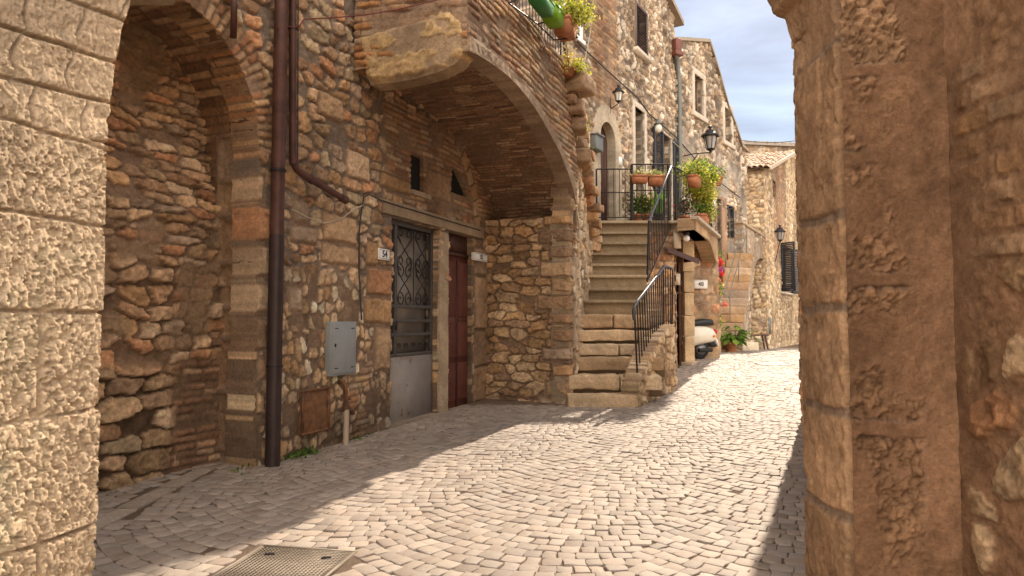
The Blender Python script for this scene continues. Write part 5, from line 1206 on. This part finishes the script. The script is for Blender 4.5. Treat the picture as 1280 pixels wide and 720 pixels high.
g.build('window', M_DARK, h3)
# open shutters
def leaf_open(pl, s, z0, z1, w, ang, parent, m):
    d = pl.ex*math.cos(ang)+pl.n*math.sin(ang); p0 = pl.W(s, 0, .03)[:2]; P_ = Plane(p0, (p0[0]+d[0], p0[1]+d[1])); 
    return shutter(P_, 0, w, z0, z1, -.02, m, parent)
leaf_open(F3b, wS[0], wS[2], wS[3], .62, R(120), h3, M_SHUTD); leaf_open(F3b, wS[1], wS[2], wS[3], .80, R(35), h3, M_SHUTD)
g = Geo(); F3b.box(g, wS[0]-.1, wS[1]+.15, wS[2]-.1, wS[2]-.01, -.1, .12); g.build('window_sill', M_PALE, h3)
g = Geo(); (a, z) = F3b.px(969, 404); F3a_ = F3b; F3b.box(g, .25, .62, 1.15, 1.75, -.02, .07); g.build('iron_hatch', M_PIPEGREY, h3)
# roof: slope rising away from the front eave, barrel tiles in rows
rt = np.array((-.35, .94, 0)); rt = np.array(F3b.ex); re = -np.array((F3a.p[0]-6.9, F3a.p[1]-18.5, 0))*0+F3a.ex
slope = .30; o0 = np.array((8.95, 24.0, ez+.03))-rt*.25-np.array((0, 0, .25*slope))+re*.14
g = Geo(); rsx = np.random.RandomState(8); LR = 6.4
per = rt-re*np.dot(rt, re); 
ang = np.linspace(0, math.pi, 6)
for i in range(12):
    b = o0-re*(.105*2*i*.95)
    for j in range(16):
        a0_ = b+rt*(j*.40)+np.array((0, 0, j*.40*slope)); a1_ = a0_+rt*.46+np.array((0, 0, .46*slope)); r0, r1 = .098, .082; jit_ = rsx.normal(size=3)*.008
        V = [p+re*math.cos(t)*r+np.array((0, 0, 1))*(math.sin(t)*r*.8+.012*(1-k))+jit_ for k, (p, r) in enumerate(((a0_, r0), (a1_, r1))) for t in ang]
        c = np.array([(.46,.27,.17),(.40,.24,.16),(.50,.34,.23),(.36,.25,.18),(.44,.36,.27)])[rsx.randint(5)]*(.8+.4*rsx.rand())
        g.add(V, [[k, k+1, k+7, k+6] for k in range(5)], c)
        V2 = [np.array(v)+np.array((0, 0, -.018)) for v in V[:6]]; g.add(V[:6]+V2, [[k, k+1, k+7, k+6] for k in range(5)], c*.8)
b0r = o0+re*.12; b1r = o0-re*2.4; up_ = rt*LR+np.array((0, 0, LR*slope))
g.add([b0r, b1r, b1r+up_, b0r+up_], [[0,1,2,3]], (.35,.22,.15)); g.add([q-np.array((0,0,.06)) for q in (b0r, b1r, b1r+up_, b0r+up_)], [[0,1,2,3]], (.25,.18,.12))
g.prism([b0r-np.array((0,0,.0)), b0r+up_, b0r+up_-np.array((0,0,.12)), b0r-np.array((0,0,.12))], re*.06, (.5,.40,.3))
g.build('roof', M_TILE, h3)
# farther roof and wall behind
h4 = thing('stone_house', 'farthest stone house showing only its wall top and grey roof edge', 'house', G3(12, 32))
PF4 = Plane((9.6, 31.0), (20, 32.6)); PF4.n = np.array((.16, -.98, 0)); PF4.n /= np.linalg.norm(PF4.n)
zt4 = float(at(930, 182, 31.2)[2])
slab('wall', PF4, (-1, PF4.len, 1, zt4-.0), .07, lambda S, Z: stones(S, Z, .3, .18, 551, pal=ST_GREY, relief=.05), h4, depth=.3)
g = Geo(); g.prism([PF4.W(-1.2, zt4, .25), PF4.W(PF4.len, zt4, .25), PF4.W(PF4.len, zt4+.10, .25), PF4.W(-1.2, zt4+.10, .25)], -PF4.n*4, (.34,.30,.25)); g.build('roof', M_TILE, h4)
g = Geo()
for i in range(44): q = PF4.W(-1.2+.2*i, zt4+.11, .27); g.tube([q, q-PF4.n*3.5+np.array((0, 0, .5))], .07, 6, True, np.array((.36,.30,.24))*(.8+.4*random.random()))
g.build('roof_tiles', M_TILE, h4)

# second staircase with arched parapet wall
s2 = thing('stone_staircase', 'far weathered staircase climbing to a parapet beside dark arch', 'staircase', G3(5.9, 18.2))
n_st = 13; zt_ = float(at(915, 317, 20.2)[2]); zg = .78
for i in range(n_st):
    f_ = i/(n_st-1); z = zg+.10+(zt_-zg-.10)*f_; Yc = 17.9+2.1*f_; xl = 5.0+1.3*f_; xr = 5.95+1.15*f_
    g = Geo(); g.rock(((xl+xr)/2, Yc+.35, z-.11), (xr-xl, .75, .225), .12, .3, .03, 4, 18, ST*.85, 700+i); g.build('step', M_STONE, s2, True)
AW = Plane((6.98, 20.6), (8.9, 24.0)); zpa, zpb = AW.px(926, 284)[1], AW.px(966, 300)[1]
awz = np.mean([zpa, zpb]); a1, a2 = AW.px(938, 380)[0], AW.px(966, 380)[0]; azt = AW.px(950, 322)[1]
def aw_sdf(S, Z):
    c_ = (a1+a2)/2; r = (a2-a1)/2; zz = azt-r*.9; d = np.where(Z > zz, np.hypot(S-c_, (Z-zz)/.9)-r, np.abs(S-c_)-r)
    st_ = Z-(zg-.3+np.clip(.45-S, 0, 9)*0); return np.minimum(d, awz+.02-.00*S-Z)
def aw_f(S, Z):
    h, c = stones(S, Z, .26, .17, 711, .09, .15, .05, ST_GREY*.95, MORT_G*.9, .05, .5, 2.7, 9., .02, .25); pl_ = plaster(S, Z, 712, (.33,.25,.18), .03)
    return mixf((h, c), pl_, sm(.45, .6, fbm(S*1.5, Z*1.5, 713, 3))*.8)
slab('parapet_wall', AW, (0, AW.len, .5, awz+.02), .028, aw_f, s2, sdf=aw_sdf, depth=.4, rings=3)
g = Geo(); g.rock(AW.W(AW.len/2, awz+.03, -.15), (AW.len+.1, .42, .08), math.atan2(AW.ex[1], AW.ex[0]), .3, .008, 4, 24, ST_GREY, 720); g.build('coping', M_STONE, s2, True)
g = Geo(); q0, q1 = AW.W(-.2, .5, -.42), AW.W(AW.len+.2, .5, -.42); g.prism([q0, q1, q1+np.array((0,0,awz-.6)), q0+np.array((0,0,awz-.6))], -AW.n*.1, (.12,.08,.05)); g.build('arch_back', M_STONE, s2)  # dark brown colour paints in the shade of a deeper recess
g = Geo(); q0 = AW.W(.0, zt_-.12, -.4); g.prism([AW.W(0, zt_-.12, -.4), AW.W(AW.len, zt_-.12, -.4), AW.W(AW.len, zt_-.12, -1.6), AW.W(0, zt_-.12, -1.6)], (0, 0, .12), (.38,.3,.2)); g.build('landing_slab', M_STONE, s2)
hp = thing('handrail', 'thin double pipe handrail slanting down the far staircase', 'handrail', at(912, 385, 18.4))
for k, (u0, v0, u1, v1) in enumerate(((928, 284, 905, 368), (934, 288, 911, 372))):
    g = Geo(); g.tube([at(u0, v0, 20.4), at(u1, v1, 18.4)], .014, 6); g.build('rail', M_PIPEGREY, hp)
g = Geo()
for t in (.05, .5, .95): a = at(911, 372, 18.4)*(1-t)+at(934, 288, 20.4)*t; g.tube([a, a-np.array((0, 0, .75))], .012, 6)
g.build('post', M_PIPEGREY, hp)
g = Geo(); leaves(g, at(892, 316, 18.6), (.3, .2, .10), 120, .06, GR, seed=9); tag(g.build('grass_tuft', M_LEAF), 'green tuft growing on top of the far staircase', 'plant')

# lanterns ------------------------------------------------------------
def lantern(label, c, s, parent_pts=None, group='wall lanterns', glass=M_LAMPGLASS):
    """c = centre of glass body, s = overall height"""
    t = thing('wall_lantern', label, 'lantern', c, group); c = np.array(c, float); h = s
    g = Geo(); g.lathe(c+np.array((0, 0, .20*h)), [(.34*h, -.02*h), (.36*h, .0), (.25*h, .11*h), (.20*h, .13*h), (.17*h, .22*h), (.05*h, .26*h), (.05*h, .30*h), (.09*h, .34*h), (.05*h, .39*h), (.01*h, .41*h)], 6); g.build('lamp_cap', M_IRON, t)
    ang = [math.pi/6+k*math.pi/3 for k in range(6)]; g = Geo()
    for a in ang: g.tube([c+np.array((.25*h*math.cos(a), .25*h*math.sin(a), .19*h)), c+np.array((.15*h*math.cos(a), .15*h*math.sin(a), -.28*h))], .014*h, 4)
    g.lathe(c+np.array((0, 0, -.30*h)), [(.15*h, .0), (.165*h, .0), (.165*h, .03*h), (.15*h, .03*h)], 6); g.lathe(c+np.array((0, 0, -.42*h)), [(.01*h, 0), (.06*h, .02*h), (.04*h, .05*h), (.15*h, .12*h)], 6); g.build('lamp_cage', M_IRON, t)
    g = Geo(); g.lathe(c+np.array((0, 0, -.27*h)), [(.13*h, 0), (.225*h, .46*h)], 6); g.build('lamp_glass', glass, t)
    if parent_pts:
        g = Geo()
        for pts in parent_pts: g.tube(pts, .022*h if len(pts) < 9 else .014*h, 6)
        g.build('arm', M_IRON, t)
    return t
M_CLEAR = mat('smoky_glass', (.34,.33,.31), .15, 0, var=.2, vs_=6, bump=0, spec=.5)
cL = at(888, 177, 15.6)
wl = pf(F1, 858, 196, .02)
lantern('large black hexagonal street lantern on a long scrolled arm above the landing', cL, .62, [[pf(F1, 851, 196, .0), at(868, 192, 16.8), cL+np.array((-.05, 0, -.26)), cL+np.array((0, 0, -.28))], [pf(F1, 851, 215, .0), at(864, 205, 17.2), at(872, 193, 16.6)]], glass=M_CLEAR)
cM = pf(F1, 773, 120, .28)
lantern('small lit looking wall lantern on a curled bracket left of the tall pale door frame', cM, .36, [[pf(F1, 763, 128, .02), pf(F1, 764, 136, .15), cM+np.array((0, 0, -.15))], [pf(F1, 763, 122, .03), pf(F1, 763, 142, .03)]])
cM = pf(F1, 823, 158, .26)
t = thing('wall_lamp', 'bulb shaped wall lamp with small cap on the cable line above shutters', 'lamp', cM)
g = Geo(); g.ell(cM-np.array((0,0,.04)), (.08, .08, .11), 14, 8); g.build('bulb', M_LAMPGLASS, t, True)
g = Geo(); g.lathe(cM+np.array((0,0,.05)), [(.11, 0), (.06, .05), (.03, .12)], 12); g.tube([cM+np.array((0,0,.16)), pf(F1, 822, 148, .0)], .012, 6); g.build('lamp_cap', M_PIPEGREY, t)
cM = at(975, 294, 23.6)
lantern('black lantern on a post arm in front of the far shuttered window', cM, .60, [[cM+np.array((-.0, 0, -.15)), cM+np.array((-.1, .2, -.9))]], glass=M_CLEAR)
mbx = thing('letter_box', 'dark grey letter box on the wall left of arched door', 'letter box', pf(F1, 747, 180, .1))
(a, z1), (b, z0) = F1.px(742, 168, .1), F1.px(751, 191, .1); g = Geo(); F1.box(g, a, b, z0, z1, 0, .16); g.build('box', M_PIPEGREY, mbx, bevel=.02); g = Geo(); F1.box(g, a-.01, b+.01, z1, z1+.03, 0, .19); g.build('lid', M_PIPEGREY, mbx)
g = Geo(); a, z = F1.px(776, 202, .05); F1.box(g, a-.05, a+.07, z-.09, z+.09, -.03, .06); tag(g.build('wall_plate', M_WHITE), 'small white plate between arched door and pale framed door', 'plate')

# cables
g = Geo(); pts = [pf(F1, u, v, .07) for u, v in ((722, 52), (735, 66), (770, 98), (797, 122), (812, 143), (846, 172), (851, 178))]+[pf(F2, u, v, .07) for u, v in ((870, 200), (900, 228), (925, 247))]
g.tube(pts, .016, 6); tag(g.build('cable', M_CABLE), 'thick dark cable slanting across the two far house fronts', 'cable')
g = Geo(); pts = [pf(F1, u, v, .10) for u, v in ((840, 176), (851, 186))]+[pf(F2, u, v, .09) for u, v in ((872, 206), (898, 231), (924, 249))]; g.tube(pts, .012, 6); tag(g.build('cable', mat('pale_wire', (.45,.38,.30), .7, bump=0)), 'pale cable running just below the dark one on far house', 'cable')
g = Geo(); pts = [pf(F1, u, v, .08) for u, v in ((743, -20), (738, 40), (729, 85), (718, 110))]; g.tube(pts, .006, 5); tag(g.build('cable', mat('pale_wire', (.45,.38,.30), .7, bump=0)), 'thin pale wire hanging loosely above the jutting stones', 'cable')
a = np.array(at(918, 174, 24)); b = np.array(at(1060, 160, 19)); g = Geo(); g.tube([a*(1-t)+b*t-np.array((0, 0, .5*math.sin(math.pi*t)*.5)) for t in np.linspace(0, 1, 14)], .012, 5); tag(g.build('cable', M_CABLE), 'overhead wire crossing the sky between the far roofs', 'cable')

# potted hosta, stones, bench
ph = thing('potted_plant', 'broad leaved bright green plant in a terracotta pot by the far stairs', 'potted plant', gpix(914, 440))
q = ORG[ph.name]; g = Geo(); g.lathe(q, [(.11, 0), (.15, .20), (.17, .20), (.17, .25), (.145, .25), (.14, .21)], 20); g.build('pot', M_TERRA, ph, True)
g = Geo(); rs = np.random.RandomState(5)
for i in range(70):
    a = rs.rand()*6.28; el = rs.rand()*1.2+.15; r = .12+.36*rs.rand(); bx = q+np.array((.08, 0, .25)); d = np.array((math.cos(a)*math.cos(el), math.sin(a)*math.cos(el), math.sin(el)))
    tip = bx+d*r*np.array((1.25, 1., 1.0)); s_ = np.array((-math.sin(a), math.cos(a), 0)); l = .17+.07*rs.rand(); dd = np.array((math.cos(a), math.sin(a), -.35-.5*rs.rand())); c = np.array(GR[rs.randint(4)])*(.8+.6*rs.rand())
    g.add([tip, tip+dd*l*.4+s_*l*.38, tip+dd*l, tip+dd*l*.4-s_*l*.38, tip+dd*l*.45+np.array((0,0,-.02))], [[0,1,4],[1,2,4],[2,3,4],[3,0,4]], c); g.tube([bx, tip], .006, 4, False, (.12,.2,.05))
g.build('foliage', M_LEAF, ph)
gq = gpix(942, 438); g = Geo(); g.rock(gq+np.array((-.10, .15, .11)), (.52, .35, .26), .1, .3, .02, 4, 14, ST_PALE, 801); tag(g.build('stone_block', M_STONE, None, True), 'low squared stone block beside the terracotta pot', 'stone')
gq = gpix(903, 441); g = Geo(); g.rock(gq+np.array((-.12, .4, .3)), (.34, .3, .72), .1, .3, .03, 4, 14, ST, 802); tag(g.build('stone_block', M_STONE, None, True), 'upright rough stone behind the left side of the potted plant', 'stone')
gq = gpix(955, 437); bn = thing('wooden_bench', 'small dark wooden bench with slanted legs by the rubble wall', 'bench', gq)
g = Geo(); sx, sy = gq[0]-.35, gq[1]+.1
for k in range(3): g.box((sx, sy-.13+.13*k, gq[2]+.46), (1.1, .11, .035), .25)
g.build('seat', M_DARKWOOD, bn, bevel=.005)
for x in (-.42, .42):
    for y in (-.12, .12):
        g = Geo(); g.tube([(sx+x, sy+y+x*.25, gq[2]+.44), (sx+x*1.2, sy+y*1.3+x*.25, gq[2]-.02)], .028, 5); g.build('leg', M_DARKWOOD, bn)

# scooter ------------------------------------------------------------
sq = gpix(875, 449); sq = np.array((sq[0], sq[1]+.05, float(gz(sq[0], sq[1]))))
sc = thing('scooter', 'cream scooter parked behind the pillar with its tail to the street', 'scooter', sq)
ps_ = R(180+22); ch, sh = math.cos(ps_), math.sin(ps_)
def sl(x, y, z): return sq+np.array((x*ch-y*sh, x*sh+y*ch, z))
def bodysec(secs, n=18):   # sections (x, width, z0, z1, power)
    V = []
    for x, w, za, zb, p_ in secs:
        for k in range(n):
            a = 2*math.pi*k/n; cx_, sx_ = math.cos(a), math.sin(a); yy = np.sign(cx_)*abs(cx_)**p_*w/2; zz = (za+zb)/2+np.sign(sx_)*abs(sx_)**p_*(zb-za)/2; V.append(sl(x, yy, zz))
    F = [[a*n+i, a*n+(i+1) % n, (a+1)*n+(i+1) % n, (a+1)*n+i] for a in range(len(secs)-1) for i in range(n)]
    g = Geo(); g.add(V, F); g.add(V[:n], [list(range(n))[::-1]]); g.add(V[-n:], [list(range(n))]); return g
bodysec([(-.40, .10, .44, .52, .8), (-.37, .22, .38, .60, .8), (-.28, .32, .36, .68, .75), (-.12, .40, .34, .72, .7), (.08, .43, .31, .73, .7), (.26, .40, .26, .72, .7), (.42, .28, .27, .70, .7), (.50, .22, .30, .66, .7)]).build('body', M_CREAM, sc, True)
bodysec([(.40, .30, .22, .30, .5), (.60, .34, .20, .27, .5), (.95, .34, .20, .27, .5), (1.02, .30, .24, .40, .5)]).build('floorboard', M_CREAM, sc, True)
bodysec([(.98, .40, .25, .45, .5), (1.02, .52, .30, .75, .6), (1.06, .46, .50, .95, .6), (1.14, .16, .90, 1.02, .7)]).build('leg_shield', M_CREAM, sc, True)
bodysec([(-.34, .16, .73, .80, .7), (-.28, .26, .73, .87, .7), (-.05, .32, .72, .88, .6), (.15, .28, .71, .84, .6), (.35, .26, .70, .80, .6), (.50, .14, .69, .76, .7)]).build('seat', M_BLACK, sc, True)
def wheel(x, nm):
    for k, (rr, w_, m_) in enumerate(((.215, .10, M_RUBBER), (.12, .08, M_CHROME))):
        g = Geo(); n = 28; V = []
        prof = [(rr*.5 if k == 0 else .0, -w_*.35), (rr*.93, -w_/2), (rr, -w_*.2), (rr, w_*.2), (rr*.93, w_/2), (rr*.5 if k == 0 else .0, w_*.35)] if k == 0 else [(.01, -.045), (rr, -.052), (rr, .052), (.01, .045)]
        for r_, y in prof:
            for i in range(n): a = 2*math.pi*i/n; V.append(sl(x+r_*math.cos(a), y, .215+r_*math.sin(a)))
        F = [[a*n+i, a*n+(i+1) % n, (a+1)*n+(i+1) % n, (a+1)*n+i] for a in range(len(prof)-1) for i in range(n)]; g.add(V, F)
        if k == 0: w = g.build('wheel', m_, sc, True)
        else: g.build('rim', mat('grey_rim', (.22,.22,.22), .4, .5, bump=0), w, True)
wheel(-.02, 'rear'); wheel(1.24, 'front')
bodysec([(1.02, .10, .30, .38, .7), (1.15, .15, .38, .47, .7), (1.28, .15, .38, .46, .7), (1.42, .12, .30, .38, .7)]).build('front_mudguard', M_CREAM, sc, True)
g = Geo(); g.tube([sl(1.24, .07, .22), sl(1.16, .07, .5), sl(1.08, .0, 1.0)], .02, 6); g.tube([sl(1.05, -.32, 1.03), sl(1.08, 0, 1.05), sl(1.05, .32, 1.03)], .02, 8); g.build('handlebar', M_CHROME, sc, True)
g = Geo(); g.ell(sl(1.14, 0, 1.03), (.08, .08, .08)); g.build('headlight', M_LAMPGLASS, sc, True)
g = Geo(); g.ell(sl(-.40, 0, .59), (.06, .10, .06), rz=ps_); g.build('tail_light', M_RED, sc, True)
for y in (-.17, .17): g = Geo(); g.ell(sl(-.27, y*1.0, .50), (.035, .025, .03), rz=ps_); g.build('indicator', M_ORANGE, sc, True)
g = Geo(); g.obox(sl(-.44, -.09, .28), sl(-.47, -.09, .28)-sl(-.44, -.09, .28)+np.array((0,0,0)), sl(0, .18, 0)-sl(0, 0, 0), np.array((sl(-.05, 0, 0)-sl(0, 0, 0))*-1.2+np.array((0, 0, .16)))); g.build('number_plate', M_WHITE, sc)
bodysec([(-.44, .10, .26, .30, .7), (-.30, .14, .26, .44, .7), (-.15, .16, .36, .46, .7)]).build('rear_mudguard', M_RUBBER, sc, True)
g = Geo(); g.tube([sl(-.22, .14, .20), sl(.12, .14, .20)], .045, 10); g.build('exhaust', M_RUBBER, sc, True)
g = Geo(); g.tube([sl(.30, .10, .26), sl(.34, .24, .0)], .012, 6); g.build('kickstand', M_IRON, sc)

# ---------------------------------------------------------------- hidden right side of the street (casts the right-hand shadow)
hr_ = thing('stone_house', 'stone house on the right, hidden behind the near jamb, shading the cobbles', 'house', G3(3.0, 6.0))
PR = Plane((3.46, 8.15), (1.50, 3.05)); PR.n = np.array((-PR.ex[1]*-1, 0, 0))*0+np.array((PR.ex[1], -PR.ex[0], 0)); PR.n = PR.n if PR.n[0] < 0 else -PR.n
slab('wall', PR, (0, PR.len, .2, 6.2), .03, lambda S, Z: stones(S, Z, .28, .17, 901, relief=.04), hr_, depth=.3)
PR2 = Plane((3.46, 8.15), (9.5, 6.2)); PR2.n = np.array((.3, .95, 0)); PR2.n /= np.linalg.norm(PR2.n)
slab('wall', PR2, (0, PR2.len, .2, 6.2), .06, lambda S, Z: stones(S, Z, .28, .17, 903, relief=.04), hr_, depth=.3)
g = Geo(); g.prism([(3.35, 8.25, 6.2), (1.3, 3.05, 6.2), (8, 3.05, 6.2), (9.6, 6.3, 6.2)], (0, 0, .2), (.4,.28,.2)); g.build('roof', M_TILE, hr_)
